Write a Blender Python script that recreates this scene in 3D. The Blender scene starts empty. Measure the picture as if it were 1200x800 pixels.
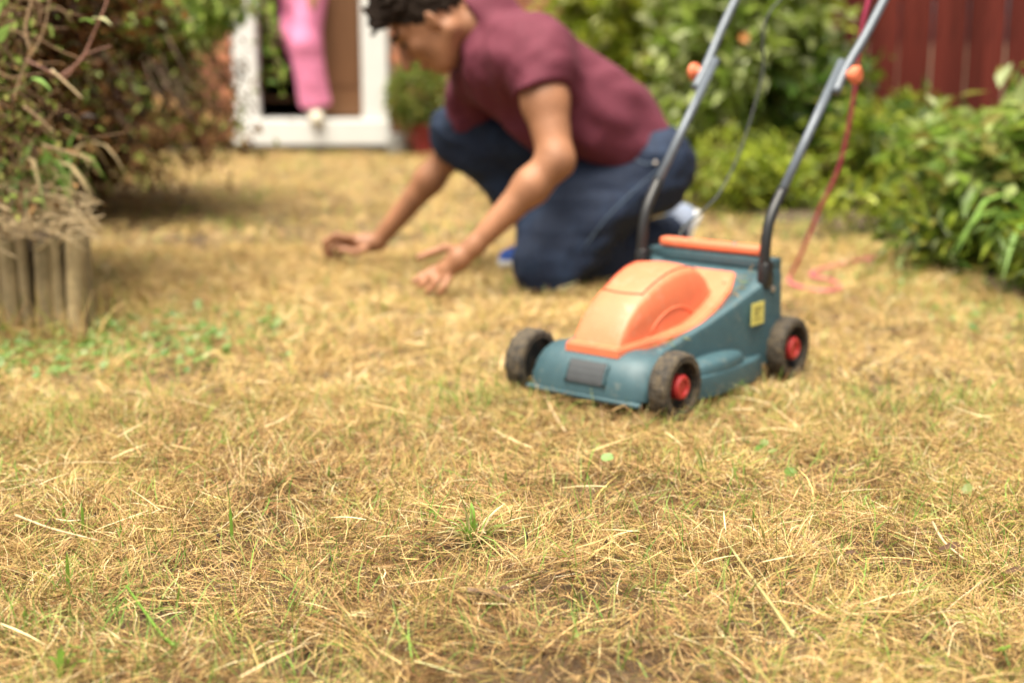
import bpy, bmesh, math, random
import numpy as np
from mathutils import Vector, Matrix
R = math.radians
random.seed(7); RNG = np.random.default_rng(11)
SC = bpy.context.scene
COL = SC.collection

# ------------------------------------------------------------------ camera, world, sun
F_PX, CAM_H = 1667.0, 0.77
PITCH = math.atan(363 / F_PX)
cd = bpy.data.cameras.new('camera'); cam = bpy.data.objects.new('camera', cd); COL.objects.link(cam)
cam.location = (0, 0, CAM_H); cam.rotation_euler = (math.pi / 2 - PITCH, 0, 0)
cd.sensor_width = 36; cd.lens = 36 * F_PX / 1200; cd.clip_end = 500; cd.clip_start = .05
cd.dof.use_dof = True; cd.dof.focus_distance = 2.12; cd.dof.aperture_fstop = 2.1
cd.dof.aperture_blades = 0
SC.camera = cam
SUN_EL, SUN_AZ = R(73), R(238)      # azimuth: direction TOWARDS the sun, from +X, counter-clockwise
w = bpy.data.worlds.new('World'); SC.world = w; w.use_nodes = True
nt = w.node_tree; bg = nt.nodes['Background']
sky = nt.nodes.new('ShaderNodeTexSky'); sky.sky_type = 'NISHITA'; sky.sun_disc = False
sky.sun_elevation = SUN_EL; sky.sun_rotation = math.pi / 2 - SUN_AZ; sky.dust_density = 4; sky.air_density = 1.0
hs = nt.nodes.new('ShaderNodeHueSaturation'); hs.inputs['Saturation'].default_value = .08   # a veil of cloud takes the blue out
nt.links.new(sky.outputs[0], hs.inputs['Color']); nt.links.new(hs.outputs[0], bg.inputs[0]); bg.inputs[1].default_value = .09
sl = bpy.data.lights.new('sun', 'SUN'); sun = bpy.data.objects.new('sun', sl); COL.objects.link(sun)
sl.energy = 4.8; sl.angle = R(50); sl.color = (1, .91, .755)
sun.rotation_euler = Vector((-math.cos(SUN_EL) * math.cos(SUN_AZ), -math.cos(SUN_EL) * math.sin(SUN_AZ), -math.sin(SUN_EL))).to_track_quat('-Z', 'Y').to_euler()
sun.location = (-3, -3, 8)
SC.view_settings.view_transform = 'Standard'; SC.view_settings.look = 'None'
SC.view_settings.exposure = 1.02; SC.view_settings.gamma = 1
SC.cycles.max_bounces = 6; SC.cycles.diffuse_bounces = 2; SC.cycles.transparent_max_bounces = 8; SC.cycles.use_denoising = True

# ------------------------------------------------------------------ pixel -> world helpers
_s, _c = math.sin(PITCH), math.cos(PITCH)
def ray(x, y):
    u = (x - 600) / F_PX; v = (y - 400) / F_PX
    return Vector((u, _c - v * _s, -_s - v * _c))
def G(x, y, z=0.0):
    d = ray(x, y); return Vector((0, 0, CAM_H)) + d * ((z - CAM_H) / d.z)
def PY(x, y, Y):
    d = ray(x, y); return Vector((0, 0, CAM_H)) + d * (Y / d.y)

# ------------------------------------------------------------------ materials
def mat(name, col, rough=.6, var=.0, vscale=20, bump=0, bscale=60, metal=0, spec=.5, transl=0, attr=None, dirt=None, coat=0, stretch=None, orand=0):
    m = bpy.data.materials.new(name); m.use_nodes = True
    n = m.node_tree; N = n.nodes; L = n.links; b = N['Principled BSDF']
    b.inputs['Roughness'].default_value = rough; b.inputs['Metallic'].default_value = metal
    b.inputs['Specular IOR Level'].default_value = spec; b.inputs['Coat Weight'].default_value = coat
    tc = N.new('ShaderNodeTexCoord'); co = tc.outputs['Object']
    if stretch:
        mp = N.new('ShaderNodeMapping'); mp.inputs['Scale'].default_value = stretch
        L.new(co, mp.inputs[0]); co = mp.outputs[0]
    if attr:
        a = N.new('ShaderNodeAttribute'); a.attribute_name = attr; c = a.outputs['Color']
    else:
        a = N.new('ShaderNodeRGB'); a.outputs[0].default_value = (*col, 1); c = a.outputs[0]
    if var:
        t = N.new('ShaderNodeTexNoise'); t.inputs['Scale'].default_value = vscale; t.inputs['Detail'].default_value = 6
        t.inputs['Roughness'].default_value = .65; L.new(co, t.inputs['Vector'])
        mr = N.new('ShaderNodeMapRange'); mr.inputs[1].default_value = .3; mr.inputs[2].default_value = .7
        mr.inputs[3].default_value = 1 - var; mr.inputs[4].default_value = 1 + var; L.new(t.outputs['Fac'], mr.inputs[0])
        x = N.new('ShaderNodeMix'); x.data_type = 'RGBA'; x.blend_type = 'MULTIPLY'; x.inputs[0].default_value = 1
        L.new(c, x.inputs[6]); L.new(mr.outputs[0], x.inputs[7]); c = x.outputs[2]
    if dirt:
        dc, amt, ds = dirt
        t = N.new('ShaderNodeTexNoise'); t.inputs['Scale'].default_value = ds; t.inputs['Detail'].default_value = 8
        t.inputs['Roughness'].default_value = .75; L.new(tc.outputs['Object'], t.inputs['Vector'])
        mr = N.new('ShaderNodeMapRange'); mr.inputs[1].default_value = .62 - amt * .35; mr.inputs[2].default_value = .8 - amt * .2
        L.new(t.outputs['Fac'], mr.inputs[0])
        x = N.new('ShaderNodeMix'); x.data_type = 'RGBA'; L.new(mr.outputs[0], x.inputs[0]); L.new(c, x.inputs[6])
        x.inputs[7].default_value = (*dc, 1); c = x.outputs[2]
    if orand:
        oi = N.new('ShaderNodeObjectInfo'); mr = N.new('ShaderNodeMapRange'); mr.inputs[3].default_value = 1 - orand; mr.inputs[4].default_value = 1 + orand
        L.new(oi.outputs['Random'], mr.inputs[0]); x = N.new('ShaderNodeMix'); x.data_type = 'RGBA'; x.blend_type = 'MULTIPLY'; x.inputs[0].default_value = 1
        L.new(c, x.inputs[6]); L.new(mr.outputs[0], x.inputs[7]); c = x.outputs[2]
    L.new(c, b.inputs['Base Color'])
    if bump:
        t = N.new('ShaderNodeTexNoise'); t.inputs['Scale'].default_value = bscale; t.inputs['Detail'].default_value = 5
        L.new(co, t.inputs['Vector'])
        bp = N.new('ShaderNodeBump'); bp.inputs['Strength'].default_value = bump; bp.inputs['Distance'].default_value = .01
        L.new(t.outputs['Fac'], bp.inputs['Height']); L.new(bp.outputs[0], b.inputs['Normal'])
    if transl:
        tr = N.new('ShaderNodeBsdfTranslucent'); L.new(c, tr.inputs[0])
        ms = N.new('ShaderNodeMixShader'); ms.inputs[0].default_value = transl
        L.new(b.outputs[0], ms.inputs[1]); L.new(tr.outputs[0], ms.inputs[2])
        L.new(ms.outputs[0], N['Material Output'].inputs[0])
    return m

M = dict(
    soil=mat('thatch_soil', (.075, .046, .023), .95, .5, 14, 1, 120, dirt=((.15, .095, .045), .5, 60)),
    bed=mat('bed_soil', (.075, .05, .03), .95, .5, 12, 1, 40),
    straw=mat('straw', (1, 1, 1), .6, spec=.3, transl=.10, attr='tint'),
    leaf=mat('leaf', (1, 1, 1), .42, spec=.5, transl=.5, attr='tint'),
    leafdry=mat('dry_leaf', (1, 1, 1), .7, spec=.2, transl=.2, attr='tint'),
    bark=mat('bark', (.16, .10, .06), .85, .4, 40, .6, 90),
    twig=mat('dry_twig', (.34, .23, .13), .8, .35, 60, .4, 120),
    vine=mat('reddish_vine', (.30, .15, .11), .6, .3, 60),
    log=mat('weathered_log', (.38, .29, .155), .85, .5, 14, .8, 50, dirt=((.15, .12, .055), .6, 9), stretch=(1, 1, .12), orand=.35),
    teal=mat('teal_plastic', (.040, .088, .105), .5, .12, 30, .08, 300, dirt=((.17, .18, .15), .16, 40)),
    tealdark=mat('grey_panel', (.05, .055, .06), .6, .1, 40),
    orange=mat('orange_plastic', (.72, .185, .085), .5, .07, 20, .05, 250, dirt=((.60, .30, .20), .2, 34)),
    orangeseam=mat('orange_seam', (.34, .05, .02), .6),
    tyre=mat('dusty_rubber', (.035, .030, .025), .85, .3, 40, .4, 200, dirt=((.14, .105, .06), .55, 45)),
    rim=mat('black_plastic', (.02, .02, .02), .5, .2, 60, dirt=((.14, .11, .07), .35, 50)),
    redhub=mat('red_plastic', (.46, .03, .03), .45, .1, 60, dirt=((.3, .12, .08), .3, 60)),
    steel=mat('grey_coated_tube', (.12, .14, .165), .42, .12, 60, metal=.2),
    black=mat('black_tube', (.016, .017, .018), .42),
    bolt=mat('bolt_metal', (.55, .5, .45), .35, metal=.8),
    yellow=mat('yellow_sticker', (.66, .60, .16), .5, .12, 120),
    ink=mat('sticker_ink', (.34, .30, .09), .6),
    cord=mat('red_cord', (.62, .085, .19), .5),
    greycord=mat('grey_cord', (.035, .04, .036), .6),
    skin=mat('skin', (.33, .155, .082), .5, .24, 10, .05, 300, spec=.4),
    hair=mat('hair', (.026, .017, .012), .75, .4, 120, 1, 260, spec=.12),
    shirt=mat('maroon_jersey', (.118, .018, .036), .85, .10, 60, .35, 22),
    jeans=mat('denim', (.005, .014, .040), .8, .22, 90, .5, 26, dirt=((.018, .04, .09), .4, 6)),
    stitch=mat('denim_stitch', (.10, .14, .2), .8),
    blue=mat('blue_shoe', (.02, .09, .42), .6, .1, 50),
    sole=mat('white_sole', (.72, .72, .70), .6, .1, 40),
    lip=mat('lip', (.42, .15, .11), .5), eye=mat('eye', (.03, .02, .015), .2),
    pink=mat('pink_fabric', (.84, .27, .46), .85, .06, 20, .4, 14),
    cream=mat('cream_fabric', (.78, .72, .58), .85, .08, 30),
    white=mat('white_upvc', (.80, .80, .77), .35, .03, 8),
    brick=mat('brick', (.40, .16, .085), .85, .28, 14, .5, 120, orand=.3),
    mortar=mat('mortar', (.36, .31, .25), .9, .2, 20, .4, 100),
    plinth=mat('dark_plinth', (.05, .052, .05), .8, .3, 20, .4, 80),
    wood=mat('brown_wood', (.20, .095, .04), .5, .16, 8, .1, 60, stretch=(6, 6, .6)),
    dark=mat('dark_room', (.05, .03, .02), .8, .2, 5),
    redpaint=mat('red_fence_paint', (.135, .026, .019), .8, .3, 10, .5, 60, spec=.15, orand=.4, stretch=(3, 3, .4), dirt=((.08, .018, .014), .35, 12)),
    pot=mat('glazed_pot', (.28, .035, .035), .35, .2, 20),
    concrete=mat('concrete', (.40, .39, .36), .9, .2, 30, .4, 100),
    flower=mat('orange_petal', (.62, .24, .06), .5, transl=.3),
)

# ------------------------------------------------------------------ object helpers
def link(name, me, m=None, parent=None, **props):
    o = bpy.data.objects.new(name, me); COL.objects.link(o)
    if m is not None and me is not None and not me.materials: me.materials.append(m)
    if parent is not None: o.parent = parent
    for k, v in props.items():
        if v: o[k] = v
    return o
def empty(name, loc=(0, 0, 0), rz=0, **props):
    o = link(name, None, **props); o.location = loc; o.rotation_euler = (0, 0, rz); o.empty_display_size = .1
    return o
def from_bm(bm, name, smooth=True):
    bmesh.ops.recalc_face_normals(bm, faces=bm.faces[:])
    me = bpy.data.meshes.new(name); bm.to_mesh(me); bm.free()
    if smooth: me.polygons.foreach_set('use_smooth', [True] * len(me.polygons))
    return me
def sharp(me, ang=35):
    me.polygons.foreach_set('use_smooth', [True] * len(me.polygons))
    me.set_sharp_from_angle(angle=R(ang)); return me
def np_mesh(name, V, Fq, tint=None, smooth=False):
    """V (n,3), Fq (m,k) one polygon size; tint (n,3) -> colour attribute"""
    V = np.asarray(V, np.float32); Fq = np.asarray(Fq, np.int32); k = Fq.shape[1]
    me = bpy.data.meshes.new(name)
    me.vertices.add(len(V)); me.vertices.foreach_set('co', V.ravel())
    me.loops.add(Fq.size); me.loops.foreach_set('vertex_index', Fq.ravel())
    me.polygons.add(len(Fq)); me.polygons.foreach_set('loop_start', np.arange(0, Fq.size, k, dtype=np.int32))
    me.polygons.foreach_set('use_smooth', np.full(len(Fq), smooth))
    if tint is not None:
        a = me.attributes.new('tint', 'FLOAT_COLOR', 'POINT')
        a.data.foreach_set('color', np.c_[tint, np.ones(len(V))].astype(np.float32).ravel())
    me.update(calc_edges=True); me.validate(); return me
def box(sx, sy, sz, c=(0, 0, 0), bev=0, seg=2):
    bm = bmesh.new(); bmesh.ops.create_cube(bm, size=1)
    bmesh.ops.scale(bm, vec=(sx, sy, sz), verts=bm.verts); bmesh.ops.translate(bm, vec=c, verts=bm.verts)
    if bev: bmesh.ops.bevel(bm, geom=bm.edges[:], offset=bev, segments=seg, affect='EDGES', profile=.5)
    return bm
def catmull(pts, n=6):
    P = [Vector(p) for p in pts]; P = [P[0] * 2 - P[1]] + P + [P[-1] * 2 - P[-2]]; out = []
    for i in range(1, len(P) - 2):
        a, b, c, d = P[i - 1:i + 3]
        for j in range(n):
            t = j / n
            out.append(.5 * (2 * b + (c - a) * t + (2 * a - 5 * b + 4 * c - d) * t * t + (3 * b - a - 3 * c + d) * t ** 3))
    out.append(P[-2]); return out
def tube_vf(pts, rad, n=8):
    """tube as arrays with closed ends"""
    pts = [Vector(p) for p in pts]; V = []; Fc = []; up = None
    rs = rad if hasattr(rad, '__len__') else [rad] * len(pts)
    for i, p in enumerate(pts):
        t = (pts[min(i + 1, len(pts) - 1)] - pts[max(i - 1, 0)]).normalized()
        if up is None: up = t.orthogonal().normalized()
        up = (up - t * up.dot(t)).normalized(); s = t.cross(up)
        for k in range(n):
            a = 2 * math.pi * k / n; V.append(p + (up * math.cos(a) + s * math.sin(a)) * rs[i])
    for i in range(len(pts) - 1):
        for k in range(n):
            Fc.append((i * n + k, i * n + (k + 1) % n, (i + 1) * n + (k + 1) % n, (i + 1) * n + k))
    V += [pts[0], pts[-1]]; a, b = len(V) - 2, len(V) - 1; q = (len(pts) - 1) * n
    for k in range(n):
        Fc.append((a, (k + 1) % n, k)); Fc.append((b, q + k, q + (k + 1) % n))
    return V, Fc
def tubes(name, lst, n=8):
    V = []; Fc = []
    for pts, rad in lst:
        v, f = tube_vf(pts, rad, n); o = len(V); V += v; Fc += [tuple(i + o for i in q) for q in f]
    me = bpy.data.meshes.new(name); me.from_pydata(V, [], Fc); me.polygons.foreach_set('use_smooth', [True] * len(Fc)); return me
def lathe(name, prof, n=28, axis='Z', ang=35):
    """closed profile [(r,h)...] spun about an axis"""
    V = []; Fc = []; m_ = len(prof)
    for k in range(n):
        a = 2 * math.pi * k / n
        for r, h in prof:
            p = (r * math.cos(a), r * math.sin(a), h)
            V.append(p if axis == 'Z' else (p[2], p[0], p[1]))
    for k in range(n):
        for j in range(m_):
            j2 = (j + 1) % m_; k2 = (k + 1) % n
            Fc.append((k * m_ + j, k2 * m_ + j, k2 * m_ + j2, k * m_ + j2))
    me = bpy.data.meshes.new(name); me.from_pydata(V, [], Fc)
    bm = bmesh.new(); bm.from_mesh(me); bmesh.ops.remove_doubles(bm, verts=bm.verts, dist=1e-6)
    bmesh.ops.recalc_face_normals(bm, faces=bm.faces[:]); bm.to_mesh(me); bm.free()
    return sharp(me, ang)

# ------------------------------------------------------------------ noise (shared by ground and grass)
_perm = np.random.default_rng(5).random((64, 64)).astype(np.float32)
def vnoise(x, y, s):
    x = np.asarray(x) * s + 100; y = np.asarray(y) * s + 100
    i = np.floor(x).astype(int); j = np.floor(y).astype(int); fx = x - i; fy = y - j
    fx = fx * fx * (3 - 2 * fx); fy = fy * fy * (3 - 2 * fy)
    g = lambda a, b: _perm[a % 64, b % 64]
    return (g(i, j) * (1 - fx) + g(i + 1, j) * fx) * (1 - fy) + (g(i, j + 1) * (1 - fx) + g(i + 1, j + 1) * fx) * fy
def hz(x, y):
    x = np.asarray(x, float); y = np.asarray(y, float)
    h = (vnoise(x, y, 2.2) - .5) * .045 + (vnoise(x + 7, y + 3, 6.5) - .5) * .046 + (vnoise(x + 1, y + 9, 15) - .5) * .018
    k = np.clip((2.75 - y) / .5, 0, 1) * .85 + .15          # flatter mown lawn further on
    return h * k - .010
def hzf(x, y): return float(hz(x, y))

# ------------------------------------------------------------------ ground
def make_ground():
    xs = np.concatenate([np.linspace(-60, -4.2, 8), np.linspace(-4, 4, 121), np.linspace(4.2, 60, 8)])
    ys = np.concatenate([np.linspace(-60, .6, 8), np.linspace(.7, 9.6, 135), np.linspace(10, 90, 8)])
    X, Y = np.meshgrid(xs, ys); Z = hz(X, Y)
    V = np.c_[X.ravel(), Y.ravel(), Z.ravel()]
    nx, ny = len(xs), len(ys); i = np.arange(nx * ny).reshape(ny, nx)
    Fq = np.stack([i[:-1, :-1], i[:-1, 1:], i[1:, 1:], i[1:, :-1]], -1).reshape(-1, 4)
    link('ground', np_mesh('ground', V, Fq, smooth=True), M['soil'], kind='structure')
make_ground()

# fence line and bed line (world XY)
FA, FB = Vector((.985, 9.4)), Vector((3.3, 2.9))
def fence_x(y): return FA.x + (FB.x - FA.x) * (FA.y - y) / (FA.y - FB.y)
def bed_edge_x(y):    # lawn edge of the right-hand bed
    return np.interp(y, [2.5, 3.4, 4.0, 4.6, 5.4, 6.2, 7, 8, 9.3], [1.75, 1.58, 1.42, 1.48, 1.35, .95, .70, .55, .5]) + (vnoise(y, y * 0 + 3, 3) - .5) * .14
def make_bed():
    ys = np.linspace(2.5, 9.34, 60); V = []; Fq = []
    for y in ys:
        a = float(bed_edge_x(y)); b = fence_x(y) + .3
        for t, z in ((0, -.02), (.06, .018), (.3, .035), (1, .04)):
            x = a + (b - a) * t; V.append((x, y, z + random.uniform(-.006, .008)))
    for i in range(len(ys) - 1):
        for k in range(3): Fq.append((i * 4 + k, i * 4 + k + 1, i * 4 + 5 + k, i * 4 + 4 + k))
    link('flower_bed_soil', np_mesh('flower_bed_soil', V, Fq, smooth=True), M['bed'], kind='structure')
make_bed()

# ------------------------------------------------------------------ strands of grass
def ribbons(base, az, pitch, length, width, curl, sag, tint, segs, roll=None):
    """curved ribbons: arrays of n -> V,F,T"""
    n = len(az); pts = np.zeros((n, segs + 1, 3)); pts[:, 0] = base; a = az.copy(); p = pitch.copy()
    dirs = []
    for s in range(segs):
        d = np.stack([np.cos(p) * np.cos(a), np.cos(p) * np.sin(a), np.sin(p)], -1); dirs.append(d)
        pts[:, s + 1] = pts[:, s] + d * (length / segs)[:, None]
        a = a + curl / segs; p = p - sag / segs
    dirs.append(dirs[-1])
    roll = RNG.uniform(-1.2, 1.2, n) if roll is None else roll
    V = np.zeros((n, segs + 1, 2, 3))
    for s in range(segs + 1):
        d = dirs[s]; side = np.stack([-d[:, 1], d[:, 0], np.zeros(n)], -1)
        side /= np.linalg.norm(side, axis=1)[:, None] + 1e-9
        up = np.cross(side, d); wv = side * np.cos(roll)[:, None] + up * np.sin(roll)[:, None]
        t = s / segs; wd = width * (1 - .75 * t ** 2.2) * (.75 + .25 * min(1, t * 4))
        V[:, s, 0] = pts[:, s] - wv * wd[:, None] / 2; V[:, s, 1] = pts[:, s] + wv * wd[:, None] / 2
    idx = np.arange(n * (segs + 1) * 2).reshape(n, segs + 1, 2)
    Fq = np.stack([idx[:, :-1, 0], idx[:, :-1, 1], idx[:, 1:, 1], idx[:, 1:, 0]], -1).reshape(-1, 4)
    T = np.repeat(tint, (segs + 1) * 2, axis=0)
    return V.reshape(-1, 3), Fq, T
PAL = np.array([(.66, .495, .265), (.50, .35, .17), (.59, .44, .19), (.32, .195, .088), (.115, .066, .03), (.38, .34, .11), (.20, .29, .035), (.84, .72, .50)]) * np.array([1.02, .955, .80])
def bed_left_x(y): return -1.10 - .40 * (y - 3.60)
def blocked(x, y):
    return (x > bed_edge_x(y) + .05) | (x < bed_left_x(y) - .02) & (y > 3.58)
def lawn_layer(n, x0, y0, y1, segs, wmin, wmax, lmin, lmax, zmax, stand, pal_w, margin=.5, gain=1.0, vr=(.72, 1.18)):
    y = np.sqrt(RNG.uniform(y0 ** 2, y1 ** 2, n)); half = .385 * y + margin
    x = RNG.uniform(-1, 1, n) * half
    k = ~blocked(x, y); x, y = x[k], y[k]; n = len(x)
    # clumping: drop strands where the fine noise is low, so hollows open between tufts
    cl = vnoise(x + 3, y + 5, 9) * .6 + vnoise(x + 11, y + 2, 24) * .4
    k = RNG.random(n) < np.clip(-.1 + 2.0 * cl, .12, 1); x, y, cl = x[k], y[k], cl[k]; n = len(x)
    z = hz(x, y) + RNG.random(n) ** 1.4 * zmax * (.1 + 1.6 * cl ** 1.5)
    fld = vnoise(x, y, 3.5) * 9 + vnoise(x + 20, y, 8) * 5
    az = np.where(RNG.random(n) < .45, fld + RNG.normal(0, .6, n), RNG.uniform(0, 6.283, n))
    up = RNG.random(n) < stand
    pitch = np.where(up, RNG.uniform(.5, 1.4, n), RNG.normal(.12, .22, n))
    L = lmin + (lmax - lmin) * RNG.beta(1.6, 3.5, n); L = np.where(up, L * .6, L)
    W = RNG.uniform(wmin, wmax, n) * np.where(RNG.random(n) < .06, 2.0, 1)
    curl = RNG.normal(0, .9, n); sag = np.where(up, RNG.normal(.5, .5, n), RNG.normal(.25, .45, n))
    # patches: greener here, browner there
    pg = vnoise(x + 31, y + 17, 1.3) * .55 + vnoise(x + 5, y + 40, 4.2) * .45
    right = np.clip((x / (.36 * y)) - .45, 0, .6)
    nearbed = np.clip(1 - np.abs(x - bed_edge_x(y)) / .35, 0, 1) + np.clip(1 - np.hypot(np.clip(x + 1.05, 0, 9) + np.clip(-x - 1.3, 0, 1), (y - 3.75) * .8) / .5, 0, 1)
    wts = np.tile(np.array(pal_w, float), (n, 1))
    wts[:, 6] *= 1 + 5 * np.clip(pg - .52, 0, 1) * 3 + 5 * nearbed + right * 3; wts[:, 5] *= 1 + 3 * nearbed + 2 * right + 3 * np.clip(pg - .5, 0, 1)
    pb = vnoise(x + 51, y + 27, 5.0); wts[:, 4] *= .25 + 4.5 * pb ** 2.5; wts[:, 3] *= .4 + 1.9 * pb
    wts /= wts.sum(1)[:, None]; cs = np.cumsum(wts, 1)
    ci = (RNG.random(n)[:, None] > cs).sum(1).clip(0, 7)
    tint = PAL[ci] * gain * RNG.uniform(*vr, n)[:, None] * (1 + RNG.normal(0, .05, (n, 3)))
    return ribbons(np.stack([x, y, z], -1), az, pitch, L, W, curl, sag, tint.clip(.01, .9), segs)
def lawn(name, layers, label, cat):
    Vs, Fs, Ts, o = [], [], [], 0
    for l in layers:
        v, f, t = l; Vs.append(v); Fs.append(f + o); Ts.append(t); o += len(v)
    link(name, np_mesh(name, np.concatenate(Vs), np.concatenate(Fs), np.concatenate(Ts)), M['straw'], kind='stuff', label=label, category=cat)
def tuft_layer(nt, per, y0, y1, segs, wmin, wmax, lmin, lmax, pal_w):
    cy = np.sqrt(RNG.uniform(y0 ** 2, y1 ** 2, nt)); cx = RNG.uniform(-1, 1, nt) * (.385 * cy + .25)
    k = ~blocked(cx, cy) & (vnoise(cx + 13, cy + 8, 4) > .35); cx, cy = cx[k], cy[k]; nt = len(cx)
    lean = RNG.uniform(0, 6.283, nt); tall = RNG.uniform(.6, 1.15, nt); pw = np.array(pal_w, float); pw /= pw.sum()
    base_c = RNG.choice(8, nt, p=pw)
    ti = np.repeat(np.arange(nt), per); n = len(ti)
    x = cx[ti] + RNG.normal(0, .011, n); y = cy[ti] + RNG.normal(0, .011, n)
    ci = np.where(RNG.random(n) < .5, base_c[ti], RNG.choice(8, n, p=pw))
    az = lean[ti] + RNG.normal(0, .8, n); p = RNG.uniform(.25, 1.25, n); L = (lmin + (lmax - lmin) * RNG.beta(2, 3, n)) * tall[ti]
    return ribbons(np.stack([x, y, hz(x, y) + .004], -1), az, p, L, RNG.uniform(wmin, wmax, n), RNG.normal(0, .7, n), RNG.normal(1.0, .5, n), (PAL[ci] * RNG.uniform(.75, 1.15, n)[:, None]).clip(.01, .9), segs)
def edge_straws(n):
    x = RNG.uniform(-1.75, -1.03, n); y = RNG.uniform(3.44, 3.56, n)
    return ribbons(np.stack([x, y, hz(x, y)], -1), RNG.uniform(0, 6.28, n), RNG.uniform(.7, 1.5, n), RNG.uniform(.05, .19, n), RNG.uniform(.002, .004, n), RNG.normal(0, .5, n), RNG.normal(.5, .5, n),
                   (PAL[RNG.choice([0, 1, 3, 5, 6, 2], n)] * RNG.uniform(.7, 1.1, n)[:, None]).clip(0, .92), 4)
def long_straws(n, y0, y1):
    y = np.sqrt(RNG.uniform(y0 ** 2, y1 ** 2, n)); x = RNG.uniform(-1, 1, n) * (.385 * y + .25); k = ~blocked(x, y); x, y = x[k], y[k]; n = len(x)
    return ribbons(np.stack([x, y, hz(x, y) + RNG.uniform(.02, .045, n)], -1), RNG.uniform(0, 6.28, n), RNG.normal(.05, .16, n), RNG.uniform(.04, .12, n), RNG.uniform(.0012, .0024, n), RNG.normal(0, .25, n), RNG.normal(.12, .2, n),
                   (PAL[RNG.choice([0, 7, 1, 7, 3], n)] * RNG.uniform(.8, 1.15, n)[:, None]).clip(0, .92), 3)
PW = (18, 27, 13, 24, 19, 6, 3.0, 7)
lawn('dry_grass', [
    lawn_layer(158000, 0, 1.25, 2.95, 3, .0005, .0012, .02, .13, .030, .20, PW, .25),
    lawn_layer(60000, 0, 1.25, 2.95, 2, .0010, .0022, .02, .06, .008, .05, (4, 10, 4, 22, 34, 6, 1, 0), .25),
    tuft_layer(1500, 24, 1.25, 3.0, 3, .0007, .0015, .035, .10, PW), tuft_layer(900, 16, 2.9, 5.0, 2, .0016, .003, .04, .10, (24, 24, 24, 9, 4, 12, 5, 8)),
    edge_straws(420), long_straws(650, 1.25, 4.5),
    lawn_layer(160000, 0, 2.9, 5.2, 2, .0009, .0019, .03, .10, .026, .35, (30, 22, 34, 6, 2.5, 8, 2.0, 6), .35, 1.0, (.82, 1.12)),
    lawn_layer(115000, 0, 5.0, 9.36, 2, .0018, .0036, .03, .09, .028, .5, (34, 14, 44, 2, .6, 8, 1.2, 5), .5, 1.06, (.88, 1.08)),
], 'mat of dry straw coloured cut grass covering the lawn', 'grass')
# sparse short green blades that nobody could count
def green_layer(n, y0, y1, segs, wmin, wmax, lmin, lmax, bp=.26):
    y = np.sqrt(RNG.uniform(y0 ** 2, y1 ** 2, n)); x = RNG.uniform(-1, 1, n) * (.385 * y + .3)
    nb = np.clip(1 - np.abs(x - bed_edge_x(y)) / .5, 0, 1) + 1.3 * np.clip(1 - np.hypot(x + 1.0, (y - 3.5) * .9) / .55, 0, 1)
    pr = .8 * np.clip(1 - np.hypot(x + .60, y - 1.72) / .25, 0, 1) + bp + .9 * np.clip(vnoise(x + 9, y + 9, 3.1) - .6, 0, 1) * 2.2 + nb
    k = (~blocked(x, y)) & (RNG.random(n) < pr); x, y = x[k], y[k]; n = len(x)
    z = hz(x, y); c = np.array([(.12, .24, .03), (.18, .32, .05), (.26, .36, .09), (.30, .34, .10)])[RNG.integers(0, 4, n)] * RNG.uniform(.7, 1.2, n)[:, None]
    return ribbons(np.stack([x, y, z], -1), RNG.uniform(0, 6.28, n), RNG.uniform(.7, 1.5, n), RNG.uniform(lmin, lmax, n), RNG.uniform(wmin, wmax, n),
                   RNG.normal(0, .6, n), RNG.normal(.5, .4, n), c, segs)
def leafpatch(spec, n, size):
    """small round weed leaves on the ground"""
    Vs, Fs, Ts, o = [], [], [], 0
    for cx, cy, r, cnt in spec:
        for _ in range(cnt):
            a = random.uniform(0, 6.28); q = r * math.sqrt(random.random()); x, y = cx + q * math.cos(a), cy + q * math.sin(a)
            z = hzf(x, y) + random.uniform(.012, .05); s = size * random.uniform(.5, 1.2); b = random.uniform(0, 6.28)
            nrm = Vector((random.gauss(0, .4), random.gauss(-.3, .4), 1)).normalized(); u = nrm.orthogonal().normalized(); v = nrm.cross(u)
            c = Vector((x, y, z)); ring = [c + (u * math.cos(b + k * 1.047) + v * math.sin(b + k * 1.047) * .85) * s for k in range(6)]
            Vs += [c - nrm * s * .15] + ring; Fs += [(o, o + 1 + k, o + 1 + (k + 1) % 6) for k in range(6)]
            t = random.choice([(.15, .27, .05), (.22, .33, .09), (.11, .20, .03), (.30, .36, .13)]); Ts += [t] * 7; o += 7
    return np.array(Vs), np.array(Fs), np.array(Ts)
lawn('green_grass', [green_layer(26000, 1.3, 3.0, 3, .0010, .0024, .025, .075), green_layer(20000, 2.9, 9.3, 2, .003, .006, .03, .07, .10)],
     'thin scatter of short green blades growing through the dry lawn', 'grass')
V, Fq, T = leafpatch([(-1.0, 3.45, .28, 90), (-.8, 3.7, .2, 40), (-1.1, 3.25, .2, 40), (-.75, 3.35, .25, 25), (1.3, 3.7, .2, 40), (1.25, 4.4, .25, 50), (.75, 2.3, .12, 6), (.5, 2.55, .2, 5), (-1.0, 3.42, .35, 150), (-1.2, 3.45, .25, 90), (-.7, 3.55, .2, 40)], 0, .012)
link('weed_leaves', np_mesh('weed_leaves', V, Fq, T), M['leaf'], kind='stuff', label='small round green weed leaves low on the lawn edge by the log edging', category='weeds')

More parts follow.
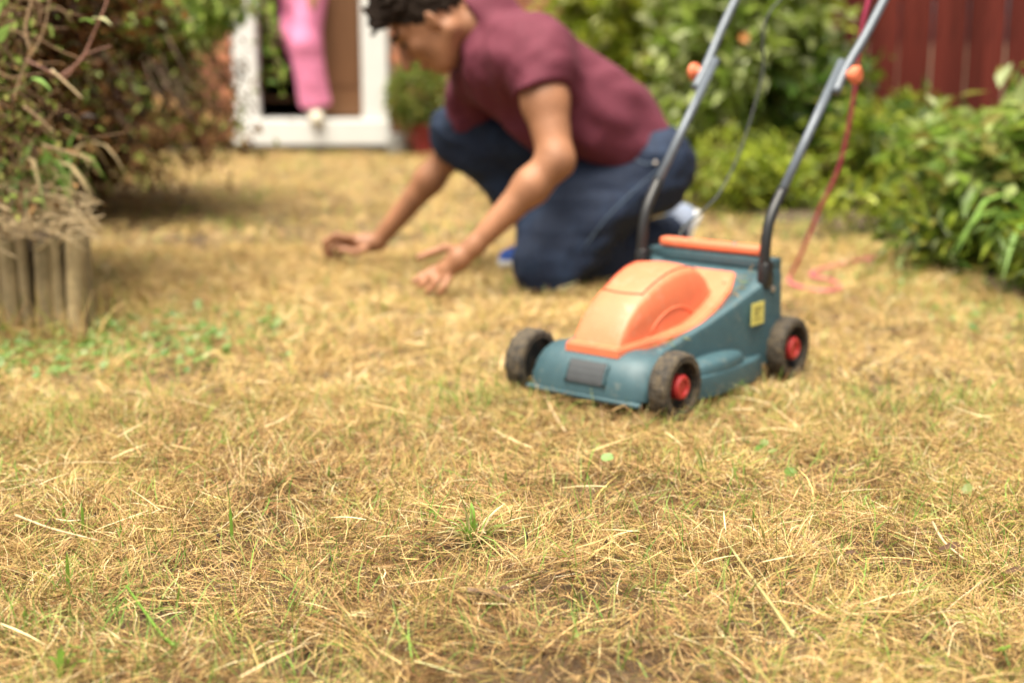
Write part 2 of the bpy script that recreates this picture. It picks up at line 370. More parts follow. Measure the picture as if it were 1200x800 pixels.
# ------------------------------------------------------------------ foliage helpers
def leaf_cloud(pos, out, size, tints, aspect=.5, droop=.3, jitter=.9, fold=.25):
    """one kite-shaped, folded leaf (4 triangles) at each position, pointing roughly along out"""
    n = len(pos); d = out + RNG.normal(0, jitter, (n, 3)); d[:, 2] -= droop; d /= np.linalg.norm(d, axis=1)[:, None] + 1e-9
    s = np.cross(d, np.array([0, 0, 1.]) + RNG.normal(0, .5, (n, 3))); s /= np.linalg.norm(s, axis=1)[:, None] + 1e-9
    u = np.cross(s, d); L = size * RNG.uniform(.4, 1.6, n); W = L * aspect * RNG.uniform(.7, 1.2, n)
    b = pos; mid = pos + d * (L * .45)[:, None] - u * (W * fold)[:, None] * .5; tip = pos + d * L[:, None] - u * (L * .12)[:, None]
    l = pos + d * (L * .42)[:, None] + s * (W * .5)[:, None] + u * (W * fold * .5)[:, None]
    r = pos + d * (L * .42)[:, None] - s * (W * .5)[:, None] + u * (W * fold * .5)[:, None]
    V = np.stack([b, l, tip, r, mid], 1).reshape(-1, 3); o = np.arange(n)[:, None] * 5
    Fq = np.concatenate([o + np.array(t) for t in ((0, 4, 1), (1, 4, 2), (2, 4, 3), (3, 4, 0))])
    T = tints[RNG.integers(0, len(tints), n)] * RNG.uniform(.7, 1.25, n)[:, None]
    return V, Fq, np.repeat(T, 5, axis=0).clip(.004, .95)
def merge(lst):
    Vs, Fs, Ts, o = [], [], [], 0
    for v, f, t in lst: Vs.append(v); Fs.append(f + o); Ts.append(t); o += len(v)
    return np.concatenate(Vs), np.concatenate(Fs), np.concatenate(Ts)
def branch_tree(base, height, radius, nstem, lean=(0, 0), sub=5):
    """list of (pts, radii) stems plus tip points where leaves grow"""
    stems, tips = [], []
    for i in range(nstem):
        a = random.uniform(0, 6.28); q = radius * math.sqrt(random.random()); hgt = height * random.uniform(.75, 1.05) * (1 - .35 * (q / radius) ** 2)
        top = Vector((base[0] + q * math.cos(a) + lean[0], base[1] + q * math.sin(a) + lean[1], base[2] + hgt))
        b = Vector(base) + Vector((random.uniform(-.06, .06), random.uniform(-.06, .06), -.03))
        m_ = b.lerp(top, .5) + Vector((random.gauss(0, .05), random.gauss(0, .05), .05)); pts = catmull([b, m_, top], 4)
        stems.append((pts, [max(.0025, .011 * (1 - k / len(pts))) for k in range(len(pts))]))
        for j in range(sub):
            p = pts[random.randint(2, len(pts) - 1)]
            d = Vector((random.gauss(0, 1), random.gauss(0, 1), random.uniform(-.2, .9))).normalized() * radius * random.uniform(.25, .5)
            e = p + d; stems.append(([p, p.lerp(e, .5) + Vector((0, 0, .02)), e], [.004, .003, .0015]))
            for t in (.35, .55, .75, .9, 1): tips.append((p.lerp(e, t), d.normalized()))
        for t in range(3, len(pts)): tips.append((pts[t], (pts[t] - b).normalized()))
    return stems, tips
def shrub(name, label, base, height, radius, nstem, per_tip, leaf, tints, aspect=.5, group=None, cat='shrub', spread=.05, sub=6, droop=.3, lean=(0, 0), zmin=None):
    root = empty(name, base, label=label, category=cat, group=group)
    stems, tips = branch_tree((0, 0, 0), height, radius, nstem, lean, sub)
    link('stems', tubes('stems', stems, 5), M['bark'], root)
    p = np.array([t[0] for t in tips]); d = np.array([t[1] for t in tips])
    p = np.repeat(p, per_tip, axis=0) + RNG.normal(0, spread, (len(p) * per_tip, 3)); d = np.repeat(d, per_tip, axis=0)
    p[:, 2] = np.abs(p[:, 2])
    if zmin: k = (p[:, 2] > zmin) | (p[:, 0] < .42); p, d = p[k], d[k]
    V, Fq, T = leaf_cloud(p, d, leaf, np.array(tints), aspect, droop)
    link('foliage', np_mesh('foliage', V, Fq, T), M['leaf'], root, kind='stuff')
    return root

# ------------------------------------------------------------------ house with the open door
HY = 9.36          # brick face
def house():
    root = empty('brick_house', (-1.7, HY, 0), label='orange brick house wall at the far end of the lawn', category='house')
    ox = -1.7
    dx0, dx1, dtop = -1.80, -.80, 2.12
    def part(name, x0, x1, y0, y1, z0, z1, m, par=root, bev=0):
        return link(name, from_bm(box(x1 - x0, y1 - y0, z1 - z0, ((x0 + x1) / 2 - ox, (y0 + y1) / 2 - HY, (z0 + z1) / 2), bev), name, False), m, par)
    part('wall', -4.6, dx0, HY + .012, HY + .25, -.05, 2.6, M['mortar']); part('wall', dx1, 1.15, HY + .012, HY + .25, -.05, 2.6, M['mortar'])
    part('lintel', dx0, dx1, HY - .004, HY + .25, dtop, 2.6, M['concrete'])
    part('plinth', -4.6, 1.15, HY - .03, HY + .01, -.05, .040, M['plinth'])
    bx, bz = .215, .065; cells = []
    for r_ in range(34):
        z = .05 + r_ * .075
        for k in range(28):
            x = -4.6 + k * .225 + (.1125 if r_ % 2 else 0)
            if x + bx > 1.15: continue
            a, b = x, x + bx
            if z < dtop and b > dx0 - .004 and a < dx1 + .004:
                if a < dx0 - .05: b = dx0 - .006
                elif b > dx1 + .05: a = dx1 + .006
                else: continue
            vis = abs((a + b) / 2 + 1.3) + .9 * z
            cells.append((vis, a, b, z))
    cells.sort(); cache = {}
    rest = bmesh.new()
    for i, (v_, a, b, z) in enumerate(cells):
        c = Vector(((a + b) / 2 - ox, 0.006 + random.uniform(-.002, .002), z + bz / 2))
        if i < 290:
            key = round(b - a, 3)
            if key not in cache: cache[key] = from_bm(box(b - a, .02, bz, bev=.003, seg=1), 'brick', False)
            o = link('brick', cache[key], M['brick'], root); o.location = c
        else:
            t = bmesh.ops.create_cube(rest, size=1)['verts']; bmesh.ops.scale(rest, vec=(b - a, .02, bz), verts=t); bmesh.ops.translate(rest, vec=c, verts=t)
    link('brickwork', from_bm(rest, 'brickwork', False), M['brick'], root, kind='stuff')
    # roof-side soffit closes the wall top
    part('soffit', -4.6, 1.15, HY - .3, HY + .25, 2.603, 2.66, M['white'])
    # door frame
    fr = empty('door_frame', (0, 0, 0)); fr.parent = root
    y0, y1 = HY - .035, HY + .09
    part('frame_stile', dx0 + .003, dx0 + .155, y0, y1, .214, 2.1, M['white'], fr, .008); part('frame_stile', dx1 - .17, dx1 - .003, y0, y1, .214, 2.1, M['white'], fr, .008)
    part('frame_sill', dx0 - .01, dx1 + .012, y0 - .03, y1 + .1, .046, .212, M['white'], fr, .010)
    part('frame_head', dx0 + .158, dx1 - .173, y0, y1, 1.96, 2.1, M['white'], fr, .006)
    # open timber leaf and the dim room behind
    lf = part('door_leaf', dx0 + .50, dx1 - .172, HY + .12, HY + .16, .225, 1.95, M['wood'], root, .004)
    part('door_panel', dx0 + .54, dx1 - .20, HY + .110, HY + .118, .42, 1.0, M['wood'], lf, .003)
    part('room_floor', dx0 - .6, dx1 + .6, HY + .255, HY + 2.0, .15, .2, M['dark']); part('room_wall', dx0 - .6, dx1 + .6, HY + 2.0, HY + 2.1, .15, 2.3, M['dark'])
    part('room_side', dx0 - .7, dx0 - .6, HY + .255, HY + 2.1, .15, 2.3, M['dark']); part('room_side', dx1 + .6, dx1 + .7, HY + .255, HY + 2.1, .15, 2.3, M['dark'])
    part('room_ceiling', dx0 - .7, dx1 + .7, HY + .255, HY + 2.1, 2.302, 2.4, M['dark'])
    for k in range(4): part('shelf', dx0 + .02, dx0 + .5, HY + .6, HY + .85, .3 + k * .17, .325 + k * .17, M['wood'])
house()
# potted ball shrub beside the door and a concrete block
def pot_shrub():
    b = PY(500, 178, 9.12); root = empty('potted_shrub', (b.x, 9.12, -.005), label='small round green shrub in a dark red pot beside the door', category='potted plant')
    link('pot', lathe('pot', [(.0, 0), (.075, 0), (.105, .17), (.12, .172), (.12, .205), (.10, .205), (.095, .17), (0, .165)], 28), M['pot'], root)
    link('compost', lathe('compost', [(0, .168), (.094, .168), (.094, .185), (0, .19)], 20), M['bed'], root)
    stems = [([Vector((0, 0, .16)), Vector((random.gauss(0, .03), random.gauss(0, .03), .3)), Vector((random.gauss(0, .1), random.gauss(0, .1), .45))], [.008, .006, .003]) for _ in range(9)]
    link('stems', tubes('stems', stems, 5), M['bark'], root)
    n = 2600; u = RNG.normal(0, 1, (n, 3)); u /= np.linalg.norm(u, axis=1)[:, None]; r_ = (.19 + .05 * vnoise(u[:, 0] * 2, u[:, 2] * 2, 2)) * RNG.uniform(.55, 1.05, n)
    p = u * r_[:, None] * np.array([.95, .95, 1.0]) + np.array([-.05, 0, .385])
    V, Fq, T = leaf_cloud(p, u, .035, np.array([(.17, .24, .035), (.24, .30, .05), (.12, .20, .03), (.30, .26, .06)]), .55)
    link('foliage', np_mesh('foliage', V, Fq, T), M['leaf'], root, kind='stuff')
pot_shrub()
b = G(468, 177)
link('concrete_block', from_bm(box(.12, .12, .13, bev=.012), 'concrete_block'), M['concrete'], label='small grey concrete block against the house wall by the pot', category='block').location = (b.x, 9.24, .06)

# ------------------------------------------------------------------ red board fence
def fence():
    root = empty('board_fence', (FA.x, FA.y, 0), label='dark red vertical board fence behind the flower bed', category='fence')
    d = (FB - FA); ln = d.length; d.normalize(); ang = math.atan2(d.y, d.x); root.rotation_euler = (0, 0, ang)
    n = int(ln / .13)
    bm = bmesh.new()
    pr = [(0, .006), (.140, .024), (.140, .008), (0, -.004)]     # feather edge
    vs = [[bm.verts.new((x, -y, z)) for x, y in pr] for z in (0, 1.8)]
    for k in range(4): bm.faces.new((vs[0][k], vs[0][(k + 1) % 4], vs[1][(k + 1) % 4], vs[1][k]))
    bm.faces.new(vs[0][::-1]); bm.faces.new(vs[1]); me = from_bm(bm, 'board', False); me.materials.append(M['redpaint'])
    for k in range(n):
        o = link('board', me, None, root); o.location = (k * .13, random.uniform(-.003, .003) - (.012 if k % 2 else 0), .03 + random.uniform(-.006, .006)); o.rotation_euler = (0, random.gauss(0, .002), random.gauss(0, .02))
    for z in (.3, .95, 1.6): link('rail', from_bm(box(ln, .04, .07, (ln / 2, .036, z)), 'rail', False), M['redpaint'], root)
    for k in range(5): link('post', from_bm(box(.09, .09, 1.95, (k * ln / 4, .105, .93)), 'post', False), M['redpaint'], root)
fence()

# ------------------------------------------------------------------ shrubs of the right-hand bed
GA = [(.19, .27, .024), (.29, .37, .03), (.38, .44, .05), (.12, .18, .018), (.26, .24, .045)]
GY = [(.42, .50, .04), (.56, .62, .09), (.28, .36, .03), (.68, .70, .28)]
GV = [(.36, .47, .09), (.52, .60, .22), (.26, .37, .06), (.66, .71, .40)]
GD = [(.045, .10, .016), (.07, .14, .02), (.10, .17, .028), (.12, .15, .03)]
shrub('leafy_shrub', 'bright yellow-green leafy shrub behind the kneeling man by the house', (.50, 7.7, 0), 1.45, .48, 16, 16, .075, GY, .5)
shrub('leafy_shrub', 'fresh green shrub between the yellow-green shrub and the variegated one', (.84, 7.15, 0), 1.4, .42, 16, 18, .065, GY + GA, .5)
shrub('variegated_shrub', 'tall shrub with whitish variegated leaves behind the mower handle', (1.00, 6.75, 0), 1.6, .40, 15, 14, .08, GV, .55)
shrub('leafy_shrub', 'dark green dense shrub low between the mower handle tubes and the fence', (1.30, 6.55, 0), .80, .32, 11, 12, .06, GD + GA[:1], .5)
shrub('leafy_shrub', 'low dark shrub at the foot of the red fence', (1.62, 6.25, 0), .50, .30, 9, 13, .06, GA + GD[:2], .45)
shrub('leafy_shrub', 'tall thin shrub reaching up in front of the red fence', (1.40, 6.95, 0), 1.05, .20, 6, 11, .06, GY + GA, .5)
shrub('leafy_shrub', 'feathery low green plant spilling toward the lawn edge', (1.58, 5.5, 0), .26, .26, 9, 8, .055, GY[:3] + GA, .3, cat='plant')
shrub('leafy_shrub', 'low green weeds at the shaded bed edge under the dark shrub', (1.05, 6.25, 0), .28, .26, 9, 10, .055, GY[:3] + GA, .3, cat='plant')
shrub('pale_leaved_bush', 'pale dusty green bush with broad leaves beside the strappy plant', (1.60, 4.7, 0), .56, .26, 12, 6, .075, [(.32, .42, .09), (.42, .50, .18), (.22, .33, .05), (.17, .28, .04), (.28, .26, .06)], .58)
shrub('leafy_shrub', 'deep green leafy bush between the pale bush and the fence', (2.0, 4.95, 0), .50, .28, 11, 12, .07, GA + GD, .5)
for q_, (x_, y_, lab_) in enumerate(((1.50, 4.62, 'low green edging plant in front of the pale bush'), (1.72, 4.12, 'low green edging plant at the foot of the strappy clumps'))):
    shrub('edging_plant', lab_, (x_, y_, 0), .20, .20, 10, 9, .05, GA + GD[1:], .35, cat='plant', group='low plants along the bed edge')
def flower(px, py, Y, s, lab):
    c = PY(px, py, Y); root = empty('orange_flower', c, label=lab, category='flower')
    b = bmesh.new()
    for k in range(6):
        a = k * 1.047; q = [(0, 0, 0), (.5, -.26, .22), (1, 0, .30), (.5, .26, .22)]
        b.faces.new([b.verts.new(Matrix.Rotation(a, 3, 'Z') @ (Vector(v) * s)) for v in q])
    me = from_bm(b, 'petals'); o = link('petals', me, M['flower'], root); o.rotation_euler = (R(70), 0, 0)
    link('flower_stem', tubes('flower_stem', [(catmull([(0, .01, 0), (.02, .05, -.2), (.03, .15, -c.z)], 4), .004)], 5), M['leafstem'], root)
M['paleshoe'] = mat('pale_shoe', (.26, .31, .42), .7, .1, 50)
M['leafstem'] = mat('green_stem', (.13, .20, .04), .6)
flower(872, 45, 6.3, .03, 'single orange flower among the whitish variegated leaves')
# strappy plant: each blade its own part
def strap_mesh(name, pts, width, segs=8, fold=.25):
    pts = catmull(pts, max(2, segs // (len(pts) - 1))); n = len(pts); V = []; Fc = []; side = None
    for i, p in enumerate(pts):
        t = (pts[min(i + 1, n - 1)] - pts[max(i - 1, 0)]).normalized(); s = t.cross(Vector((0, 0, 1)))
        s = s.normalized() if s.length > .05 else (side or Vector((1, 0, 0))); side = s; u = s.cross(t)
        f = i / (n - 1); wd = width * (.55 + .45 * min(1, f * 4)) * (1 - max(0, (f - .35) / .65) ** 3 * .92) / 2
        V += [p - s * wd + u * wd * fold, p, p + s * wd + u * wd * fold]
    for i in range(n - 1):
        for k in (0, 1): Fc.append((i * 3 + k, i * 3 + k + 1, i * 3 + 4 + k, i * 3 + 3 + k))
    me = bpy.data.meshes.new(name); me.from_pydata(V, [], Fc); me.polygons.foreach_set('use_smooth', [True] * len(Fc)); return me
M['strap'] = mat('strap_leaf', (.15, .27, .04), .5, .4, 9, transl=.3); M['strapdry'] = mat('dry_strap', (.50, .38, .20), .7, .25, 40, transl=.2)
def strap_plant(name, label, base, n, length, width, aim=None, dry=0.0, zmin=.01):
    root = empty(name, base, label=label, category='plant')
    for k in range(n):
        a = (k * 2.4 + random.uniform(-.3, .3)) if aim is None else random.gauss(aim[0], aim[1])
        L = length * random.uniform(.65, 1.1); e = random.uniform(.35, .8); d = Vector((math.cos(a), math.sin(a), 0))
        p = [Vector((random.gauss(0, .025), random.gauss(0, .025), -.01)), d * L * .3 * e + Vector((0, 0, L * .48)), d * L * .72 * e + Vector((0, 0, L * (.62 - .15 * e))), d * L * (1.02) * e + Vector((0, 0, L * (.52 - .42 * e)))]
        for q in p[1:]: q.z = max(q.z, zmin)
        link('blade', strap_mesh('blade', p, width * random.uniform(.7, 1.2)), M['strapdry'] if random.random() < dry else M['strap'], root)
    return root
strap_plant('strappy_plant', 'clump of long arching bright green strap leaves at the lawn edge below the pale bush', (1.60, 4.25, 0), 46, .52, .020, dry=.06)
strap_plant('strappy_plant', 'smaller strappy clump with some dry leaves beside the long-leaved clump', (1.72, 3.92, 0), 22, .36, .016, dry=.15)

# ------------------------------------------------------------------ log edging and the overgrown bush on the left
LX, LY = -1.10, 3.60     # front right corner of the raised bed
def log_edging():
    root = empty('log_edging', (LX, LY, 0), label='weathered log roll edging holding the raised bed under the dead bush', category='edging')
    metas = []
    for v in range(4):
        bm = bmesh.new(); n = 12; r0 = .026
        rings = []
        for z in (-.06, .02, .12, .2, .262, .27):
            rr = r0 * (1 if z < .265 else .82) * random.uniform(.95, 1.05)
            rings.append([bm.verts.new((rr * math.cos(6.283 * k / n) * random.uniform(.94, 1.04), rr * math.sin(6.283 * k / n) * random.uniform(.94, 1.04), z)) for k in range(n)])
        for i in range(5):
            for k in range(n): bm.faces.new((rings[i][k], rings[i][(k + 1) % n], rings[i + 1][(k + 1) % n], rings[i + 1][k]))
        bm.faces.new(rings[-1]); bm.faces.new(rings[0][::-1]); me = sharp(from_bm(bm, 'log'), 50); me.materials.append(M['log']); metas.append(me)
    for k in range(44):
        o = link('log', random.choice(metas), None, root); o.scale = (random.uniform(.55, 1.0), random.uniform(.6, 1), random.uniform(.92, 1.05)); o.location = (-.022 - k * .041, random.uniform(-.005, .005), random.uniform(-.05, .012)); o.rotation_euler = (random.gauss(0, .03), random.gauss(0, .035), random.uniform(0, 6))
    for k in range(26):
        o = link('log', random.choice(metas), None, root); o.location = (random.uniform(-.005, .005) - .40 * .049 * (k + 1), .049 * (k + 1), random.uniform(-.02, .02)); o.rotation_euler = (random.gauss(0, .03), random.gauss(0, .035), random.uniform(0, 6))
log_edging()
bm = bmesh.new()
cr = [(LX - .03, LY + .03), (LX - .03 - .40 * 1.4, LY + 1.4), (LX - 2.4, LY + 1.4), (LX - 2.4, LY + .03)]
lo_ = [bm.verts.new((x, y, -.05)) for x, y in cr]; up_ = [bm.verts.new((x, y, .215)) for x, y in cr]
bm.faces.new(up_); bm.faces.new(lo_[::-1])
for k in range(4): bm.faces.new((lo_[k], lo_[(k + 1) % 4], up_[(k + 1) % 4], up_[k]))
link('raised_bed_soil', from_bm(bm, 'raised_bed_soil', False), M['bed'], kind='structure')
BR = [(.10, .040, .014), (.16, .066, .02), (.045, .02, .008), (.30, .13, .04), (.07, .065, .014)]
M['darkbark'] = mat('dark_bark', (.075, .045, .025), .85, .4, 40)
def big_bush():
    base = Vector((-2.24, 6.15, 0)); root = empty('overgrown_bush', base, label='big overgrown bush, brown and dead inside with a green rim, behind the log edging', category='bush')
    stems = []; brown = []; green = []; od = []; og = []
    C = np.array([.0, .1, .62]); Rd = np.array([.86, .80, .74])
    for i in range(200):
        u = RNG.normal(0, 1, 3); u[2] = abs(u[2]) * .8 - .25; u /= np.linalg.norm(u)
        e = C + u * Rd * RNG.uniform(.75, 1.05); a = Vector((random.gauss(0, .08), random.gauss(0, .08), -.05)); b_ = Vector(e)
        m1 = a.lerp(b_, .45) + Vector((random.gauss(0, .07), random.gauss(0, .07), .12)); pts = catmull([a, m1, b_], 5)
        stems.append((pts, [max(.002, .012 * (1 - k / len(pts))) for k in range(len(pts))]))
        for j in range(7):
            p = pts[random.randint(4, len(pts) - 1)]; d = (Vector(u) + Vector((random.gauss(0, .7), random.gauss(0, .7), random.gauss(-.1, .6)))).normalized() * random.uniform(.1, .24)
            stems.append(([p, p + d * .5 + Vector((0, 0, .015)), p + d], [.004, .003, .0015]))
            for t in np.linspace(.2, 1, 8): brown.append(p + d * t); od.append(d.normalized())
    link('stems', tubes('stems', stems, 4), M['darkbark'], root)
    p = np.array(brown); d = np.array(od); rel = (p - C) / Rd; rr = np.linalg.norm(rel, axis=1)
    isg = (rr > .72) & (rel[:, 0] > .25) & (RNG.random(len(p)) < .5 * np.clip(rel[:, 0] + rel[:, 2] * .3, 0, 1)) | ((rr > .85) & (RNG.random(len(p)) < .05))
    def cloud(pp, dd, k, sp, size, tints, asp, m_, nm):
        pp = np.repeat(pp, k, axis=0) + RNG.normal(0, sp, (len(pp) * k, 3)); dd = np.repeat(dd, k, axis=0)
        V, Fq, T = leaf_cloud(pp, dd, size, np.array(tints), asp, .2); link(nm, np_mesh(nm, V, Fq, T), m_, root, kind='stuff')
    cloud(p[~isg], d[~isg], 5, .036, .060, BR, .5, M['leafdry'], 'dead_foliage')
    # hanging green sprays on the lawn side
    hp, hd = p[isg].tolist(), d[isg].tolist(); sprays = []
    for k in range(34):
        sx = random.uniform(205, 282) if k < 31 else random.uniform(296, 312); a = Vector(PY(sx, random.uniform(-80, 10), random.uniform(5.7, 6.3))) - base
        e = a + Vector((random.uniform(-.03, .06), random.uniform(-.1, .06), -random.uniform(.10, .24) * (2.0 if sx > 292 else 1)))
        pts = catmull([a + Vector((-.2, .05, .1)), a, e], 5); sprays.append((pts, .0022))
        for q in pts[4:]:
            for _ in range(2 if sx < 292 else 1): hp.append(q); hd.append((e - a).normalized())
    link('sprays', tubes('sprays', sprays, 4), M['twig'], root)
    cloud(np.array(hp), np.array(hd), 5, .022, .045, [(.20, .32, .04), (.30, .40, .06), (.14, .24, .03), (.42, .48, .14)], .5, M['leaf'], 'foliage')
    # brown lower fringe
    fr = []
    for k in range(95):
        x = random.uniform(100, 290); y = random.uniform(110, 205) - max(0, x - 215) * .7
        fr.append(PY(x, y, random.uniform(5.6, 6.4)) - base)
    fp = np.array(fr); cloud(fp, np.tile(np.array([(.4, -.2, -.6)]), (len(fp), 1)), 16, .055, .042, [(.18, .09, .035), (.11, .055, .02), (.30, .17, .065), (.20, .22, .05)], .45, M['leafdry'], 'hanging_dead_foliage')
    tw = []
    for q in fr:
        a = Vector(q) + Vector((random.uniform(-.35, -.05), random.uniform(-.1, .15), random.uniform(.12, .3))); tw.append(([a, a.lerp(Vector(q), .6) + Vector((0, 0, -.02)), Vector(q) + Vector((.03, 0, -.05))], [.005, .0035, .0015]))
    link('twigs', tubes('twigs', tw, 4), M['darkbark'], root)
big_bush()
shrub('dead_bush', 'brown dead-looking bush growing on top of the log edging', (-1.62, 4.25, .2), 1.15, .50, 34, 17, .040, BR + [(.14, .16, .03), (.20, .12, .04)], .5, cat='bush', spread=.05, sub=9, zmin=.17)
# tangled dry stems and grassy blades at the left edge, on the front of the raised bed
def px_curve(lst, Y, dY=0): return [PY(x, y, Y + dY * i) for i, (x, y) in enumerate(lst)]
def one_stem(name, label, lst, Y, rad, m_, cat='stem', leaves=(), group=None):
    pts = catmull(px_curve(lst, Y), 5); n = len(pts); b0 = pts[0].copy()
    root = empty(name, b0, label=label, category=cat, group=group)
    link('stem', tubes('stem', [([p - b0 for p in pts], [rad * .75 * (1 - .5 * i / n) for i in range(n)])], 6), m_, root)
    for (x, y, x2, y2, wd, lm) in leaves:
        a = PY(x, y, Y - .01) - b0; e = PY(x2, y2, Y - .03) - b0
        link('leaf', strap_mesh('leaf', [a, a.lerp(e, .5) + Vector((0, -.008, .006)), e], wd, 6, .3), M[lm], root)
M['leafpale'] = mat('pale_leaf', (.62, .62, .33), .5, .15, 60, transl=.3); M['leafgreen'] = mat('bright_leaf', (.25, .42, .10), .45, .15, 60, transl=.3)
M['straws'] = mat('straw_stalk', (.55, .42, .24), .6, .25, 60)
one_stem('bramble_stem', 'reddish bramble stem carrying a pair of pale leaves', [(70, 90), (95, 70), (112, 35), (126, 0), (132, -30)], 3.45, .0045, M['vine'], leaves=((110, 28, 93, 25, .022, 'leafgreen'), (110, 22, 131, 30, .024, 'leafpale')))
one_stem('bramble_stem', 'forked reddish twig pointing to the lawn below the pale leaves', [(30, 70), (60, 85), (76, 92), (100, 65), (130, 54)], 3.46, .0042, M['vine'])
one_stem('broken_twig', 'snapped short twig end with a pale tip in the bush', [(60, 82), (80, 100), (97, 116)], 3.44, .0050, M['straws'])
one_stem('broken_twig', 'thick dry twig angled down to a pale broken end', [(28, 125), (45, 138), (65, 157)], 3.43, .0055, M['twig'])
one_stem('broken_twig', 'long straight tan twig lying nearly level under the bush', [(50, 170), (85, 180), (112, 190)], 3.46, .0050, M['twig'])
one_stem('dry_plant', 'tall grey-brown stem curving up out of the tangle', [(15, 120), (30, 75), (50, 40), (62, -20)], 3.42, .0042, M['twig'])
one_stem('green_leaf_sprig', 'sprig with one bright jagged green leaf in the tangle', [(10, 110), (30, 100), (38, 94)], 3.40, .002, M['leafstem'], leaves=((36, 92, 60, 106, .025, 'leafgreen'),))
one_stem('green_leaf_sprig', 'broad green leaves at the very top of the tangle', [(-10, 60), (0, 40), (8, 25)], 3.40, .002, M['leafstem'], leaves=((0, 50, 16, 28, .03, 'leafgreen'), (-4, 20, 6, 0, .02, 'leafgreen')))
one_stem('dry_flower_head', 'crumpled brown dried flower stalk at the bush edge', [(35, 60), (30, 35), (36, 5), (42, -15)], 3.42, .006, M['twig'])
# dry tangle: many thin curling stems, nobody could count them
def tangle():
    Vs = []; T = []
    lst = []
    for k in range(120):
        x = abs(random.gauss(0, 38)) - 25; y = random.uniform(-10, 262); Y = random.uniform(3.42, 3.75)
        p = PY(x, y, Y); p.z = max(p.z, .27); a = random.uniform(0, 6.28); L = random.uniform(.05, .16)
        d = Vector((math.cos(a), random.uniform(-.5, .3), math.sin(a))) * L
        lst.append((catmull([p, p + d * .5 + Vector((random.gauss(0, .02), random.gauss(0, .02), random.gauss(0, .02))), p + d + Vector((0, 0, -.02))], 4), random.uniform(.0008, .0022)))
    link('dry_tangle', tubes('dry_tangle', lst, 5), M['tangle'], kind='stuff', label='tangle of thin dry brown stems along the bush edge', category='dry stems')
    lst = []
    for k in range(240):                                   # cut straw draped over the log tops
        x = random.uniform(-70, 105); y = random.gauss(256, 16); Y = random.uniform(3.50, 3.72); p = PY(x, y, Y); p.z = max(p.z, .262 + random.uniform(0, .04))
        a = random.gauss(.1, 1.0); L = random.uniform(.04, .19); d = Vector((math.cos(a), random.uniform(-.6, .4), math.sin(a) * random.uniform(.2, .8))) * L
        lst.append((catmull([p - d * .5, p + Vector((0, -.01, random.gauss(0, .012))), p + d * .5 + Vector((0, 0, -.015))], 4), random.uniform(.0008, .0022)))
    link('draped_straw', tubes('draped_straw', lst, 5), M['straws'], kind='stuff', label='pale cut straw draped over the tops of the logs', category='straw')
n_ = 900; lx = np.abs(RNG.normal(0, 45, n_)) - 20; ly = RNG.uniform(-15, 262, n_); lY = RNG.uniform(3.45, 3.85, n_)
lp = np.array([PY(a, b, c)[:] for a, b, c in zip(lx, ly, lY)]); lp[:, 2] = np.maximum(lp[:, 2], .27)
V, Fq, T = leaf_cloud(lp, np.tile(np.array([(.3, -.4, -.2)]), (n_, 1)), .026, np.array([(.16, .09, .035), (.26, .15, .06), (.10, .055, .025), (.20, .27, .05), (.30, .30, .08), (.12, .17, .03), (.09, .05, .02)]), .45)
link('mixed_leaves', np_mesh('mixed_leaves', V, Fq, T), M['leafdry'], kind='stuff', label='small brown and olive leaves among the dry stems over the logs', category='leaves')
M['tangle'] = mat('brown_tangle', (.20, .12, .06), .8, .4, 60)
tangle()
strap_plant('strappy_plant', 'green grassy clump with arching blades on top of the log edging', PY(30, 262, 3.72), 34, .30, .016, aim=(-.3, 1.2), dry=.3, zmin=-.05)
strap_plant('strappy_plant', 'grassy clump of bent blades deeper under the bush', PY(75, 225, 3.9), 16, .26, .014, dry=.35, zmin=-.05)

